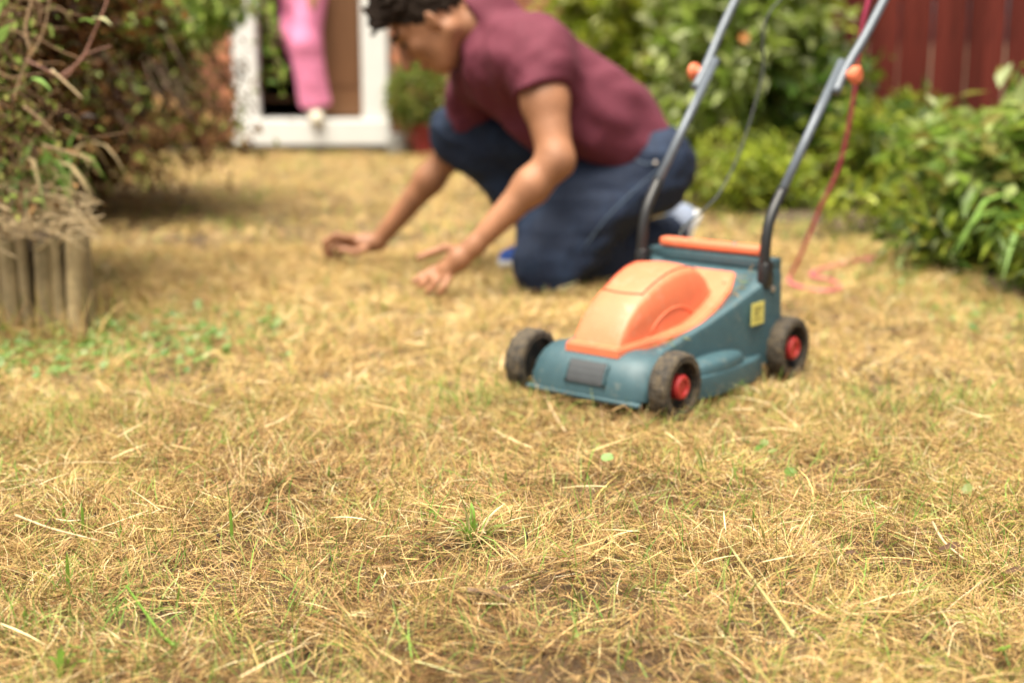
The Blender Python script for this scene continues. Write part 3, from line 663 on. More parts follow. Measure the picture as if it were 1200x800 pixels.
# ------------------------------------------------------------------ lawn mower
def mower():
    ang = R(-39); root = empty('lawn_mower', (.187, 2.92, -.004), ang, label='small teal and orange electric lawn mower with red wheel hubs', category='lawn mower')
    MW = Matrix.Translation((.187, 2.92, -.004)) @ Matrix.Rotation(ang, 4, 'Z')
    def add(name, me, m_, par=root, **k): return link(name, me, M[m_] if m_ else None, par, **k)
    # --- hull: rims at the sides, a valley under the orange cover, high back
    ys = [.030, .05, .07, .12, .2, .28, .34, .38, .41, .44, .455]
    rim = np.interp(ys, [.03, .07, .2, .38, .44, .455], [.120, .130, .166, .230, .262, .258])
    cen = np.interp(ys, [.03, .24, .30, .40, .44, .455], [.120, .142, .19, .236, .250, .246])
    hwid = lambda y: float(np.interp(y, [.03, .12, .30, .40], [.118, .130, .160, .172]))
    xs = [-.172, -.168, -.155, -.135, -.12, -.06, 0, .06, .12, .135, .155, .168, .172]
    V = []; Fc = []; nx = len(xs)
    for j, y in enumerate(ys):
        for x in xs:
            a = abs(x); t = min(1, max(0, (a - .12) / .03)); z = cen[j] * (1 - t) + rim[j] * t
            if a > .165: z -= .006 if a < .17 else .018
            V.append((x * hwid(y) / .172, y, z))
    for j in range(len(ys) - 1):
        for i in range(nx - 1): Fc.append((j * nx + i, j * nx + i + 1, (j + 1) * nx + i + 1, (j + 1) * nx + i))
    bot = len(V); zb = .045
    ring = [i for i in range(nx)] + [j * nx + nx - 1 for j in range(1, len(ys))] + [(len(ys) - 1) * nx + i for i in range(nx - 2, -1, -1)] + [j * nx for j in range(len(ys) - 2, 0, -1)]
    for r_ in ring: V.append((V[r_][0] * 1.01, V[r_][1] + (.008 if V[r_][1] > .45 else 0), zb))
    for k in range(len(ring)): Fc.append((ring[(k + 1) % len(ring)], ring[k], bot + k, bot + (k + 1) % len(ring)))
    me = bpy.data.meshes.new('deck_body'); me.from_pydata(V, [], Fc); hull = add('deck_body', sharp(me, 40), 'teal')
    # --- curved front nose between the wheels
    prof = [(.045, .124), (.02, .127), (-.005, .126), (-.028, .119), (-.048, .104), (-.060, .083), (-.066, .06), (-.068, .040), (-.058, .036), (-.04, .05)]
    xs2 = [-.148, -.142, -.128, -.10, -.05, 0, .05, .10, .128, .142, .148]
    V = []; Fc = []; m_ = len(prof)
    for x in xs2:
        e = max(0, (abs(x) - .10) / .048) ** 2
        for y, z in prof: V.append((x, y + e * .022 * (1 if y < .03 else 0), z - e * .018 * (z > .06)))
    for i in range(len(xs2) - 1):
        for j in range(m_ - 1): Fc.append((i * m_ + j, (i + 1) * m_ + j, (i + 1) * m_ + j + 1, i * m_ + j + 1))
    Fc.append(tuple(range(m_))); Fc.append(tuple((len(xs2) - 1) * m_ + j for j in reversed(range(m_))))
    me = bpy.data.meshes.new('nose'); me.from_pydata(V, [], Fc); nose = add('nose', sharp(me, 50), 'teal')
    # lower lip of the nose, pale with wear
    add('nose_lip', from_bm(box(.29, .016, .010, (.0, -.064, .034), .003), 'nose_lip'), 'teal', nose)
    # dark plate on the nose, following the curve
    V = []; Fc = []; pp = [(-.0495, .1055), (-.056, .096), (-.0625, .083), (-.067, .070), (-.0685, .062)]
    for x in (-.038, .052):
        for y, z in pp: V.append((x, y - .0015, z + .001))
    n = len(pp); Fc = [(j, n + j, n + j + 1, j + 1) for j in range(n - 1)]
    me = bpy.data.meshes.new('front_plate'); me.from_pydata(V, [], Fc); o = add('front_plate', me, 'tealdark', nose)
    sm = o.modifiers.new('thick', 'SOLIDIFY'); sm.thickness = .004; sm.offset = 1
    for x in (-.042, .056): add('plate_rib', tubes('plate_rib', [([(x, y - .001, z) for y, z in pp], .003)], 6), 'teal', nose)
    # --- side flanges with the oval bulge behind the front wheel
    for s in (-1, 1):
        out = [(.10, .06), (.186, .085), (.198, .13), (.200, .22), (.196, .31), (.18, .365), (.10, .372)]
        lv = [(.025, 1.0), (.060, 1.0), (.070, .985)]
        V = [(s * x * k if x > .17 else s * x, y, z) for z, k in lv for x, y in out]; n = len(out)
        Fc = [(a * n + i, a * n + i + 1, (a + 1) * n + i + 1, (a + 1) * n + i) for a in range(2) for i in range(n - 1)] + [tuple(2 * n + i for i in range(n))]
        me = bpy.data.meshes.new('side_flange'); me.from_pydata(V, [], Fc)
        if s < 0: me.flip_normals()
        fl = add('side_flange', sharp(me, 40), 'teal')
        bm = bmesh.new(); bmesh.ops.create_uvsphere(bm, u_segments=24, v_segments=12, radius=1)
        for v in bm.verts:
            v.co.z = math.copysign(abs(v.co.z) ** .5, v.co.z)
            v.co = Vector((s * (.160 + v.co.x * .034), .20 + v.co.y * .105, .070 + v.co.z * .030))
        add('bulge', from_bm(bm, 'bulge'), 'teal', fl)
    add('cutting_chamber', from_bm(box(.29, .30, .05, (0, .19, .06)), 'cutting_chamber', False), 'black')
    # --- orange motor cover: lip plate, domed hood, rear plate
    lip = [(-.066, -.034), (.066, -.034), (.078, .06), (.092, .11), (.112, .19), (.112, .27), (.112, .335), (.085, .40), (-.085, .40), (-.112, .335), (-.112, .27), (-.112, .19), (-.092, .11), (-.078, .06)]
    zl = lambda y: float(np.interp(y, [-.04, .1, .24, .30, .40], [.132, .140, .158, .200, .240]))
    bm = bmesh.new(); top = [bm.verts.new((x, y, zl(y) + .004)) for x, y in lip]; low = [bm.verts.new((x * 1.03, y, zl(y) - .016)) for x, y in lip]
    for k in range(14): bm.faces.new((low[k], low[(k + 1) % 14], top[(k + 1) % 14], top[k]))
    for q in ((0, 1, 2, 13), (13, 2, 3, 12), (12, 3, 4, 11), (11, 4, 5, 10), (10, 5, 6, 9), (9, 6, 7, 8)): bm.faces.new([top[i] for i in q])
    bmesh.ops.bevel(bm, geom=[e for e in bm.edges if e.is_boundary is False and all(v in top for v in e.verts) and abs(lip[top.index(e.verts[0])][0]) > 0 and len(e.link_faces) == 2 and any(any(v in low for v in f.verts) for f in e.link_faces)], offset=.004, segments=3, affect='EDGES')
    cover = add('motor_cover', sharp(from_bm(bm, 'motor_cover'), 40), 'orange')
    # hood
    py_ = [-.018, -.006, .02, .05, .09, .13, .17, .21, .245, .27, .295, .315, .325]
    pz = [.135, .163, .196, .221, .245, .263, .275, .280, .277, .267, .245, .212, .190]
    wx = np.interp(py_, [-.02, .1, .22, .33], [.056, .064, .074, .070])
    secx = [-1.06, -1.04, -1.0, -.93, -.8, -.4, 0, .4, .8, .93, 1.0, 1.04, 1.06]; V = []; Fc = []; n = len(secx)
    for y, z, wd in zip(py_, pz, wx):
        zb = zl(y) + .002
        for s in secx:
            a = abs(s); t = 1 if a < .8 else max(0, 1 - ((a - .8) / .2) ** 2 * .10) if a <= 1 else {1.04: .45, 1.06: 0}[round(a, 2)]
            V.append((s * wd, y, zb + max(.0, z - zb) * t * (1 - .07 * min(1, a) ** 2)))
    for j in range(len(py_) - 1):
        for i in range(n - 1): Fc.append((j * n + i, j * n + i + 1, (j + 1) * n + i + 1, (j + 1) * n + i))
    for j in (0, len(py_) - 1):
        q = [j * n + i for i in range(n)]; Fc.append(tuple(q[::-1]) if j == 0 else tuple(q))
    me = bpy.data.meshes.new('hood'); me.from_pydata(V, [], Fc); hood = add('hood', sharp(me, 55), 'orange', cover)
    top_at = lambda y, fx: float(np.interp(y, py_, pz)) * (1 - .0) - (float(np.interp(y, py_, pz)) - zl(y)) * .07 * fx * fx
    # lid seam: across the front and back along the near edge
    for s in (-1, 1):
        fx = .80 * s; sm_ = []
        for y in np.linspace(.075, .285, 14): sm_.append((float(np.interp(y, py_, wx)) * fx, y, top_at(y, fx) + .0004))
        add('lid_seam', tubes('lid_seam', [(sm_, .0018)], 6), 'orangeseam', hood)
    fr_ = [(float(np.interp(.075, py_, wx)) * f, .075 - .016 * math.cos(f * 1.4) + .010, top_at(.075 - .016 * math.cos(f * 1.4) + .010, f) + .0004) for f in np.linspace(-.8, .8, 13)]
    add('lid_seam', tubes('lid_seam', [(fr_, .002)], 6), 'orangeseam', hood)
    # arched vent moulding on each flank
    for s in (-1, 1):
        arc = []
        for t in np.linspace(0, 1, 16):
            y = .085 + .16 * t; z = zl(y) + .006 + .040 * math.sin(math.pi * min(1, t * 1.05)) ** .6 if t < .97 else zl(y) + .006
            arc.append((s * (float(np.interp(y, py_, wx)) * 1.052 + .0005), y, z))
        add('vent_arch', tubes('vent_arch', [(arc, .0022)], 6), 'orange', hood)
    for s in (-1, 1): add('screw', lathe('screw', [(0, 0), (.006, 0), (.006, .003), (0, .004)], 12), 'orangeseam', cover).location = (s * .085, .355, .222)
    # --- rear flap and ledge
    add('rear_ledge', from_bm(box(.335, .035, .028, (0, .447, .262), .004), 'rear_ledge'), 'teal')
    fl = [Vector((-.128, .442, .289)), Vector((0, .440, .290)), Vector((.120, .442, .287))]
    bm = box(.27, .034, .020, (-.004, .444, .290), .006, 3); flap = add('rear_flap', from_bm(bm, 'rear_flap'), 'orange')
    add('rivet', lathe('rivet', [(0, -.003), (.007, -.003), (.006, .004), (0, .006)], 12), 'bolt', flap).location = (.06, .436, .3)
    for s in (-1, 1): add('side_bolt', lathe('side_bolt', [(0, -.003), (.008, -.003), (.007, .004), (0, .006)], 12, 'X'), 'bolt').location = (s * .172 + (0 if s > 0 else -.002), .415, .212)
    # sticker on the near side
    st = add('warning_sticker', from_bm(box(.0016, .054, .050, (.1742, .350, .166)), 'warning_sticker', False), 'yellow')
    for k, (y0, y1, z) in enumerate(((.332, .366, .180), (.334, .362, .174), (.336, .350, .166), (.332, .366, .154))):
        add('sticker_mark', from_bm(box(.0008, y1 - y0, .003 if k != 2 else .009, (.1753, (y0 + y1) / 2, z)), 'sticker_mark', False), 'ink', st)
    n = 260; sd = np.where(RNG.random(n) < .5, 1, -1); y = RNG.uniform(.05, .40, n); ax = np.interp(y, [.03, .12, .24, .335, .40], [.095, .108, .125, .128, .12]) + RNG.normal(0, .007, n)
    z = np.interp(y, [.03, .24, .30, .40], [.126, .150, .197, .242]) + .004
    V, Fq, T_ = ribbons(np.stack([sd * ax, y, z], -1), RNG.uniform(0, 6.28, n), RNG.normal(.05, .2, n), RNG.uniform(.006, .03, n), RNG.uniform(.001, .0025, n), RNG.normal(0, .6, n), RNG.normal(.1, .3, n), PAL[RNG.choice([1, 3, 4, 5, 6, 3], n)] * .8, 2)
    add('grass_clippings', np_mesh('grass_clippings', V, Fq, T_), 'straw', kind='stuff')
    # --- wheels
    r, hw = .070, .023
    tprof = [(.052, -hw), (.064, -hw), (.069, -hw * .8), (r, -hw * .4), (r, hw * .4), (.069, hw * .8), (.064, hw), (.052, hw)]
    tyre = lathe('tyre', tprof, 60, 'X', 40)
    for v in tyre.vertices:
        rr = math.hypot(v.co.y, v.co.z); k = int(round(math.atan2(v.co.z, v.co.y) / (2 * math.pi) * 60)) % 60
        if rr > .066: f = 1 + (.022 if (k // 2 + (v.co.x > 0)) % 2 else -.012); v.co.y *= f; v.co.z *= f
    rimp = [(.0, -.006), (.053, -.010), (.053, -hw + .002), (.050, -hw + .002), (.048, .006 - hw * .2), (.0, .002)]
    rimm = lathe('rim', [(0, -.012), (.0525, -.012), (.0525, .012), (.049, .012), (.046, -.002), (0, -.002)], 36, 'X', 30)
    hub = lathe('hub_cap', [(0, -.006), (.026, -.006), (.026, .016), (.022, .021), (.016, .021), (.015, .017), (0, .017)], 28, 'X', 30)
    for (x, y) in ((.185, 0), (.187, .468), (-.185, 0), (-.187, .468)):
        wh = add('wheel', tyre, 'tyre'); wh.location = (x, y, r + .001); wh.rotation_euler = (random.uniform(0, 6), 0, 0 if x > 0 else math.pi)
        add('rim', rimm, 'rim', wh); add('hub_cap', hub, 'redhub', wh).location = (.001, 0, 0)
    for y in (0, .468): add('axle', tubes('axle', [([(-.17, y, r), (.17, y, r)], .006)], 8), 'bolt')
    # --- handle
    T = lambda x, y, z: Vector((x, y, z))
    for s in (-1, 1):
        x = s * .163
        low = add('handle_bracket', from_bm(box(.026, .036, .06, (x, .398, .245), .006), 'handle_bracket'), 'black')
        add('handle_bend', tubes('handle_bend', [(catmull([T(x, .392, .25), T(x, .395, .32), T(x, .412, .372), T(x * 1.01, .46, .43)], 6), .0125)], 12), 'black')
        add('lower_tube', tubes('lower_tube', [([T(x * 1.01, .45, .418), T(s * .170, .712, .706)], .0108)], 12), 'steel')
        j0 = T(s * .170, .648, .636); add('upper_tube', tubes('upper_tube', [(catmull([j0 + T(s * .018, 0, 0), T(s * .188, .70, .693), T(s * .198, .78, .775), T(s * .206, .92, .92), T(s * .206, .99, .99), T(s * .16, 1.03, 1.03)], 6), .0108)], 12), 'steel')
        kn = add('clamp_knob', lathe('clamp_knob', [(0, 0), (.011, 0), (.013, .008), (.021, .012), (.022, .024), (.016, .030), (0, .031)], 14, 'X', 40), 'orange')
        kn.location = (s * .176 + (.022 if s > 0 else -.02), .688, .676); kn.rotation_euler = (0, 0, 0 if s > 0 else math.pi)
        add('clamp_bolt', tubes('clamp_bolt', [([T(s * .155, .688, .676), T(s * .21, .688, .676)], .004)], 8), 'bolt', kn).matrix_parent_inverse = Matrix.Translation((-kn.location.x if s > 0 else kn.location.x, -.688 if s > 0 else .688, -.676)) if False else Matrix()
    for o in [c for c in bpy.data.objects if c.name.startswith('clamp_bolt')]:
        bpy.data.objects.remove(o)
    add('handle_grip', tubes('handle_grip', [([T(-.165, 1.03, 1.03), T(.165, 1.03, 1.03)], .013)], 12), 'black')
    add('switch_box', from_bm(box(.10, .06, .07, (.10, 1.02, 1.01), .012), 'switch_box'), 'tealdark')
    inv = MW.inverted()
    cb = [T(.06, 1.0, .98)] + [inv @ PY(x, y, Y) for x, y, Y in ((905, 10, 3.58), (893, 90, 3.56), (870, 170, 3.52), (846, 222, 3.48), (825, 246, 3.44), (800, 268, 3.38))] + [T(-.10, .456, .275)]
    add('power_lead', tubes('power_lead', [(catmull(cb, 6), .0032)], 8), 'greycord')
    return MW
MW = mower()
def cord():
    a = MW @ Vector((.13, 1.0, .98)); y0 = a.y
    pts = [a, PY(1012, 25, 3.66), PY(1002, 105, 3.78), PY(985, 190, 3.95), PY(960, 246, 4.1), PY(940, 295, 4.28), G(927, 322, .02), G(926, 331, .012), G(940, 337, .014), G(968, 341, .014), G(985, 337, .014), G(975, 329, .012), G(950, 322, .010), G(975, 312, .006), G(1040, 300, -.004), G(1130, 290, .03)]
    link('extension_cord', tubes('extension_cord', [(catmull(pts, 6), .0058)], 8), M['cord'], label='red extension cord hanging from the mower handle to the lawn', category='cord')
cord()

# ------------------------------------------------------------------ people: smooth-blended distance fields meshed by surface nets
class Field:
    def __init__(s, lo, hi, h):
        s.lo = np.array(lo, np.float32); s.h = h; s.n = np.ceil((np.array(hi) - lo) / h).astype(int) + 1
        s.d = np.full(s.n, .2, np.float32)
    def sub(s, lo, hi):
        a = np.clip(np.floor((np.array(lo) - s.lo) / s.h).astype(int), 0, s.n - 1); b = np.clip(np.ceil((np.array(hi) - s.lo) / s.h).astype(int) + 1, 1, s.n)
        sl = tuple(slice(i, j) for i, j in zip(a, b))
        g = np.meshgrid(*[s.lo[k] + s.h * np.arange(a[k], b[k], dtype=np.float32) for k in range(3)], indexing='ij')
        return sl, np.stack(g, -1)
    def put(s, sl, d, k, cut=False):
        o = s.d[sl]
        if cut: d = -d; hh = np.maximum(k - np.abs(o - d), 0) / k; s.d[sl] = np.maximum(o, d) + hh * hh * k * .25
        else: hh = np.maximum(k - np.abs(o - d), 0) / k; s.d[sl] = np.minimum(o, d) - hh * hh * k * .25
    def cap(s, a, b, ra, rb, k=.02, flat=False, cut=False):
        a = np.array(a, np.float32); b = np.array(b, np.float32); m = max(ra, rb) + k + .03
        sl, p = s.sub(np.minimum(a, b) - m, np.maximum(a, b) + m)
        ab = b - a; L2 = float(ab @ ab) + 1e-9; t0 = ((p - a) @ ab) / L2; t = np.clip(t0, 0, 1)
        d = np.linalg.norm(p - a - t[..., None] * ab, axis=-1) - (ra + (rb - ra) * t)
        if flat: d = np.maximum(d, (t0 - 1) * math.sqrt(L2))
        s.put(sl, d, k, cut)
    def chain(s, pts, rs, k=.02):
        for i in range(len(pts) - 1): s.cap(pts[i], pts[i + 1], rs[i], rs[i + 1], k)
    def ell(s, c, ax, r, k=.02, cut=False):
        """ellipsoid: centre, 3x3 rows = axes, radii"""
        c = np.array(c, np.float32); A = np.array(ax, np.float32); r = np.array(r, np.float32); m = r.max() + k + .03
        sl, p = s.sub(c - m, c + m); q = (p - c) @ A.T
        k0 = np.linalg.norm(q / r, axis=-1); k1 = np.linalg.norm(q / (r * r), axis=-1) + 1e-6
        s.put(sl, k0 * (k0 - 1) / k1, k, cut)
    def plane(s, p0, n):   # keep the side opposite to n
        sl, p = s.sub(s.lo, s.lo + s.h * s.n); n = np.array(n, np.float32); n /= np.linalg.norm(n); s.d = np.maximum(s.d, (p - np.array(p0, np.float32)) @ n)
    def wrinkle(s, amp, fs, seed=0):
        rg = np.random.default_rng(seed); sl, p = s.sub(s.lo, s.lo + s.h * s.n)
        for f in fs:
            for _ in range(3):
                v = rg.normal(0, 1, 3); v /= np.linalg.norm(v); w2 = rg.normal(0, 1, 3)
                ph = (p @ v.astype(np.float32)) * f + 1.4 * np.sin((p @ w2.astype(np.float32)) * f * .45)
                s.d += (amp / f * 30 * np.sin(ph)).astype(np.float32)
    def mesh(s, name):
        d = s.d; h = s.h; d[0] = d[-1] = .2; d[:, 0] = d[:, -1] = .2; d[:, :, 0] = d[:, :, -1] = .2
        ins = d < 0; nx, ny, nz = [i - 1 for i in d.shape]
        cnt = np.zeros((nx, ny, nz), np.int8)
        for i in (0, 1):
            for j in (0, 1):
                for k in (0, 1): cnt += ins[i:i + nx, j:j + ny, k:k + nz]
        act = np.argwhere((cnt > 0) & (cnt < 8)); idx = np.full((nx, ny, nz), -1, np.int32); idx[tuple(act.T)] = np.arange(len(act))
        off = [(i, j, k) for i in (0, 1) for j in (0, 1) for k in (0, 1)]
        cv = {o: d[act[:, 0] + o[0], act[:, 1] + o[1], act[:, 2] + o[2]] for o in off}
        acc = np.zeros((len(act), 3)); c = np.zeros(len(act))
        for o in off:
            for ax in range(3):
                if o[ax] == 0:
                    o2 = list(o); o2[ax] = 1; o2 = tuple(o2); a, b = cv[o], cv[o2]; x = (a < 0) != (b < 0)
                    t = np.where(x, a / np.where(x, a - b, 1), 0); pt = np.tile(np.array(o, float), (len(act), 1)); pt[:, ax] = t
                    acc[x] += pt[x]; c[x] += 1
        V = s.lo + h * (act + acc / c[:, None]); Q = []
        for ax in range(3):
            sl0 = [slice(None)] * 3; sl1 = [slice(None)] * 3; sl0[ax] = slice(0, -1); sl1[ax] = slice(1, None)
            a, b = ins[tuple(sl0)], ins[tuple(sl1)]; e = np.argwhere(a != b); u, v = (ax + 1) % 3, (ax + 2) % 3
            e = e[(e[:, u] > 0) & (e[:, v] > 0) & (e[:, u] < d.shape[u] - 1) & (e[:, v] < d.shape[v] - 1)]
            def cell(du, dv): q = e.copy(); q[:, u] += du; q[:, v] += dv; return idx[tuple(q.T)]
            q = np.stack([cell(-1, -1), cell(0, -1), cell(0, 0), cell(-1, 0)], -1)
            fl = ~a[tuple(e.T)]; q[fl] = q[fl][:, ::-1]; Q.append(q)
        Q = np.concatenate(Q); Q = Q[(Q >= 0).all(1)]
        return np_mesh(name, V, Q, smooth=True)

def man():
    lknee, lhip, rhip, rknee = PY(630, 322, 4.27), PY(762, 195, 4.40), PY(712, 190, 4.60), PY(530, 158, 4.68)
    lank, rank, rtoe = PY(795, 268, 4.58), PY(640, 285, 4.72), PY(585, 300, 4.67)
    lsh, lel, lwr = PY(628, 62, 4.25), PY(652, 188, 4.12), PY(556, 288, 4.10)
    rsh, rel, rwr = PY(572, 66, 4.62), PY(530, 178, 4.72), PY(442, 284, 4.76)
    neck, head = PY(580, 22, 4.44), PY(503, 24, 4.40)
    pel = (lhip + rhip) / 2; chest = (lsh + rsh) / 2
    lat = (lsh - rsh).normalized(); latp = (lhip - rhip).normalized()
    lo = np.array([-.75, 3.92, -.03]); hi = np.array([.75, 4.98, 1.12])
    # head frame
    hf = Vector((-.66, .02, -.75)).normalized(); hu = Vector((-.75, 0, .66)); hu = (hu - hf * hu.dot(hf)).normalized(); hl = hu.cross(hf).normalized()
    if hl.y > 0: hl = -hl                     # points to the camera side (his left)
    hs = 1.15
    H = lambda f, u, l: head + (hf * f + hu * u + hl * l) * hs
    AX = [hf, hl, hu]
    f = Field(lo, hi, .0068)
    # torso and legs (under the clothes)
    for s in (-1, 1):
        f.chain([pel + latp * .075 * s, pel.lerp(chest, .5) + lat * .07 * s + Vector((.0, 0, .02)), chest + lat * .09 * s], [.115, .105, .110], .06)
    f.chain([chest - Vector((0, 0, .0)), neck, head + (hu * -.06 + hf * -.03) * hs], [.09, .062, .056], .05)
    f.chain([lhip, lknee, lank], [.080, .052, .038], .03); f.chain([rhip, rknee, rank], [.078, .052, .040], .03)
    f.chain([lank, lank + Vector((.03, .02, -.10))], [.035, .03]); f.chain([rank, rank.lerp(rtoe, .55)], [.035, .025])
    # arms
    f.cap(lsh, lsh.lerp(lel, .45), .072, .068, .04); f.cap(lsh.lerp(lel, .45), lel, .067, .050, .03)
    f.cap(lel, lel.lerp(lwr, .3), .050, .051, .03); f.cap(lel.lerp(lwr, .3), lwr, .050, .029, .03)
    f.cap(rsh, rsh.lerp(rel, .45), .070, .064, .04); f.cap(rsh.lerp(rel, .45), rel, .062, .048, .03)
    f.cap(rel, rel.lerp(rwr, .3), .047, .047, .03); f.cap(rel.lerp(rwr, .3), rwr, .047, .028, .03)
    # hands
    def hand(wr, palm, rp, fingers):
        f.cap(wr, palm[0], .028, rp, .02); f.cap(palm[0], palm[1], rp, rp * .85, .015)
        for pts, r0 in fingers:
            f.chain(pts, [r0 * 1.12, r0 * 1.08, r0, r0 * .85][:len(pts)], .006)
    q = lambda x, y, Y: PY(x, y, Y)
    hand(lwr, (q(538, 303, 4.10), q(524, 316, 4.10)), .033, [
        ([q(541, 293, 4.14), q(522, 290, 4.17), q(504, 296, 4.17), q(490, 302, 4.16)], .0115),
        ([q(522, 309, 4.13), q(507, 317, 4.13), q(494, 324, 4.12), q(484, 330, 4.11)], .0105),
        ([q(520, 314, 4.11), q(506, 324, 4.10), q(497, 332, 4.10), q(491, 336, 4.10)], .0108),
        ([q(521, 320, 4.09), q(511, 331, 4.08), q(505, 338, 4.08), q(501, 341, 4.08)], .0105),
        ([q(527, 324, 4.08), q(520, 336, 4.06), q(516, 342, 4.06), q(513, 344, 4.07)], .0095)])
    hand(rwr, (q(427, 285, 4.76), q(412, 283, 4.76)), .030, [
        ([q(428, 292, 4.72), q(415, 296, 4.70), q(406, 293, 4.70), q(398, 292, 4.70)], .0120),
        ([q(410, 279, 4.73), q(393, 276, 4.72), q(381, 283, 4.72), q(382, 299, 4.72)], .0110),
        ([q(408, 282, 4.76), q(392, 279, 4.76), q(381, 288, 4.75), q(386, 302, 4.74)], .0110),
        ([q(410, 287, 4.79), q(395, 286, 4.79), q(387, 294, 4.78), q(392, 304, 4.77)], .0105),
        ([q(414, 291, 4.81), q(402, 293, 4.81), q(396, 299, 4.80), q(402, 305, 4.79)], .0095)])
    # head: skull, face, jaw, nose, brows, lips, ear
    f.ell(H(-.012, .030, 0), AX, (.098 * hs, .078 * hs, .098 * hs), .03)
    f.ell(H(.035, -.035, 0), AX, (.064 * hs, .064 * hs, .090 * hs), .03)
    f.ell(H(.058, -.098, 0), AX, (.030 * hs, .034 * hs, .026 * hs), .03)
    for s in (-1, 1):
        f.cap(H(-.020, -.055, .052 * s), H(.050, -.098, .022 * s), .026, .020, .03)
        f.ell(H(.066, -.022, .040 * s), AX, (.026, .026, .024), .02)                  # cheek bones
        f.cap(H(.088, .030, .014 * s), H(.070, .030, .046 * s), .012, .011, .015)       # brow ridge
        f.ell(H(.094, .008, .030 * s), AX, (.016, .017, .012), .012, cut=True)          # eye socket
        f.ell(H(.080, .008, .030 * s), AX, (.013, .014, .013), .006)                    # eye
        f.ell(H(-.008, -.008, .076 * s), [(hf - hl * s * .5).normalized(), (hl * s + hf * .5).normalized(), hu], (.019, .009, .033), .008)
        f.ell(H(-.002, -.004, .086 * s), AX, (.009, .008, .018), .006, cut=True)
    f.chain([H(.096, .020, 0), H(.112, -.012, 0), H(.132, -.034, 0)], [.009, .012, .0145], .014)
    for s in (-1, 1): f.ell(H(.106, -.034, .014 * s), AX, (.010, .009, .008), .008)
    f.ell(H(.098, -.062, 0), AX, (.011, .024, .007), .008); f.ell(H(.096, -.075, 0), AX, (.011, .021, .008), .008)
    body = link('person', f.mesh('person'), M['skin'], label='man in maroon t-shirt and dark jeans kneeling and picking at the lawn', category='person')
    # hair: cap over the skull, longer and curly on top
    g = Field(np.array(head) - .24, np.array(head) + .24, .004)
    g.ell(H(-.020, .040, 0), AX, (.106 * hs, .083 * hs, .100 * hs), .02)
    g.ell(H(.010, .098, 0), AX, (.092 * hs, .074 * hs, .052 * hs), .03)
    g.ell(H(.066, .095, 0), AX, (.042 * hs, .060 * hs, .034 * hs), .02)
    rg = np.random.default_rng(3)
    for _ in range(320):
        a = rg.normal(0, 1, 3); a[2] = abs(a[2]); a /= np.linalg.norm(a)
        c = np.array(H(.012, .072, 0)) + (np.array(hf) * a[0] * .098 + np.array(hl) * a[1] * .078 + np.array(hu) * a[2] * .080) * hs
        g.cap(c, c + rg.normal(0, .012, 3), .010, .005, .006)
    g.wrinkle(.010, (170, 260), 6)
    # hairline cut: forehead, face and nape stay bare
    g.ell(H(.105, -.005, 0), AX, (.070 * hs, .12, .090 * hs), .01, cut=True); g.ell(H(.03, -.095, 0), AX, (.10, .13, .088), .01, cut=True)
    link('hair', g.mesh('hair'), M['hair'], body)
    for s in (-1, 1):
        link('eyebrow', tubes('eyebrow', [(catmull([H(.101, .031, .014 * s), H(.097, .038, .034 * s), H(.080, .034, .052 * s)], 4), .0065)], 6), M['hair'], body)
        bm = bmesh.new(); bmesh.ops.create_uvsphere(bm, u_segments=12, v_segments=8, radius=.0115, matrix=Matrix.Translation(H(.0875, .006, .030 * s))); link('eye', from_bm(bm, 'eye'), M['eye'], body)
    link('mouth', tubes('mouth', [(catmull([H(.098, -.068, -.022), H(.108, -.068, 0), H(.098, -.068, .022)], 5), .0035)], 6), M['lip'], body)
    # shirt
    s_ = Field(lo, hi, .009)
    hem = pel + (chest - pel) * .01
    for s in (-1, 1):
        mid = pel.lerp(chest, .5) + lat * .085 * s + Vector((.02, 0, .012)); s_.cap(mid, hem + latp * .088 * s + Vector((.012, 0, .012)), .142, .136, .07, flat=True)
        s_.cap(mid, chest + lat * .105 * s + Vector((0, 0, -.01)), .142, .128, .07)
    # cloth hanging under the chest
    s_.cap(chest + lat * .02 + Vector((-.02, 0, -.09)), pel.lerp(chest, .45) + Vector((-.02, 0, -.08)), .10, .10, .06)
    s_.cap(chest + Vector((-.03, 0, .0)), neck + (head - neck) * .10, .138, .100, .06)
    s_.cap(lsh + Vector((0, .02, .004)), lsh.lerp(lel, .40), .104, .093, .05, flat=True); s_.ell(lsh + Vector((-.005, .03, .012)), np.eye(3), (.10, .10, .10), .05); s_.cap(rsh, rsh.lerp(rel, .80), .095, .088, .05, flat=True)
    s_.cap(PY(575, 40, 4.50), PY(565, 92, 4.52), .085, .085, .05)
    s_.cap(neck + (head - neck) * .38, head, .070, .12, .012, cut=True)
    s_.wrinkle(.0036, (24, 42, 70), 4)
    link('t_shirt', s_.mesh('t_shirt'), M['shirt'], body)
    # jeans
    j = Field(lo, hi, .009)
    waist = pel + (chest - pel) * .22
    for s in (-1, 1):
        h0 = lhip if s > 0 else rhip
        j.cap(h0 + Vector((.012, 0, .005)), waist + latp * .072 * s, .114, .108, .07, flat=True)
        j.ell(h0 + Vector((.018, 0, -.02)), np.eye(3), (.092, .095, .105), .06)          # seat
    j.cap(lhip, lknee + Vector((.02, 0, .018)), .118, .086, .05); j.cap(lknee + Vector((.01, 0, .018)), lknee.lerp(lank, .5) + Vector((0, 0, -.008)), .086, .080, .04); j.cap(lknee.lerp(lank, .5) + Vector((0, 0, -.008)), lank + Vector((-.02, 0, -.02)), .078, .070, .04)
    j.cap(PY(698, 198, 4.42), PY(640, 275, 4.33), .105, .092, .05)
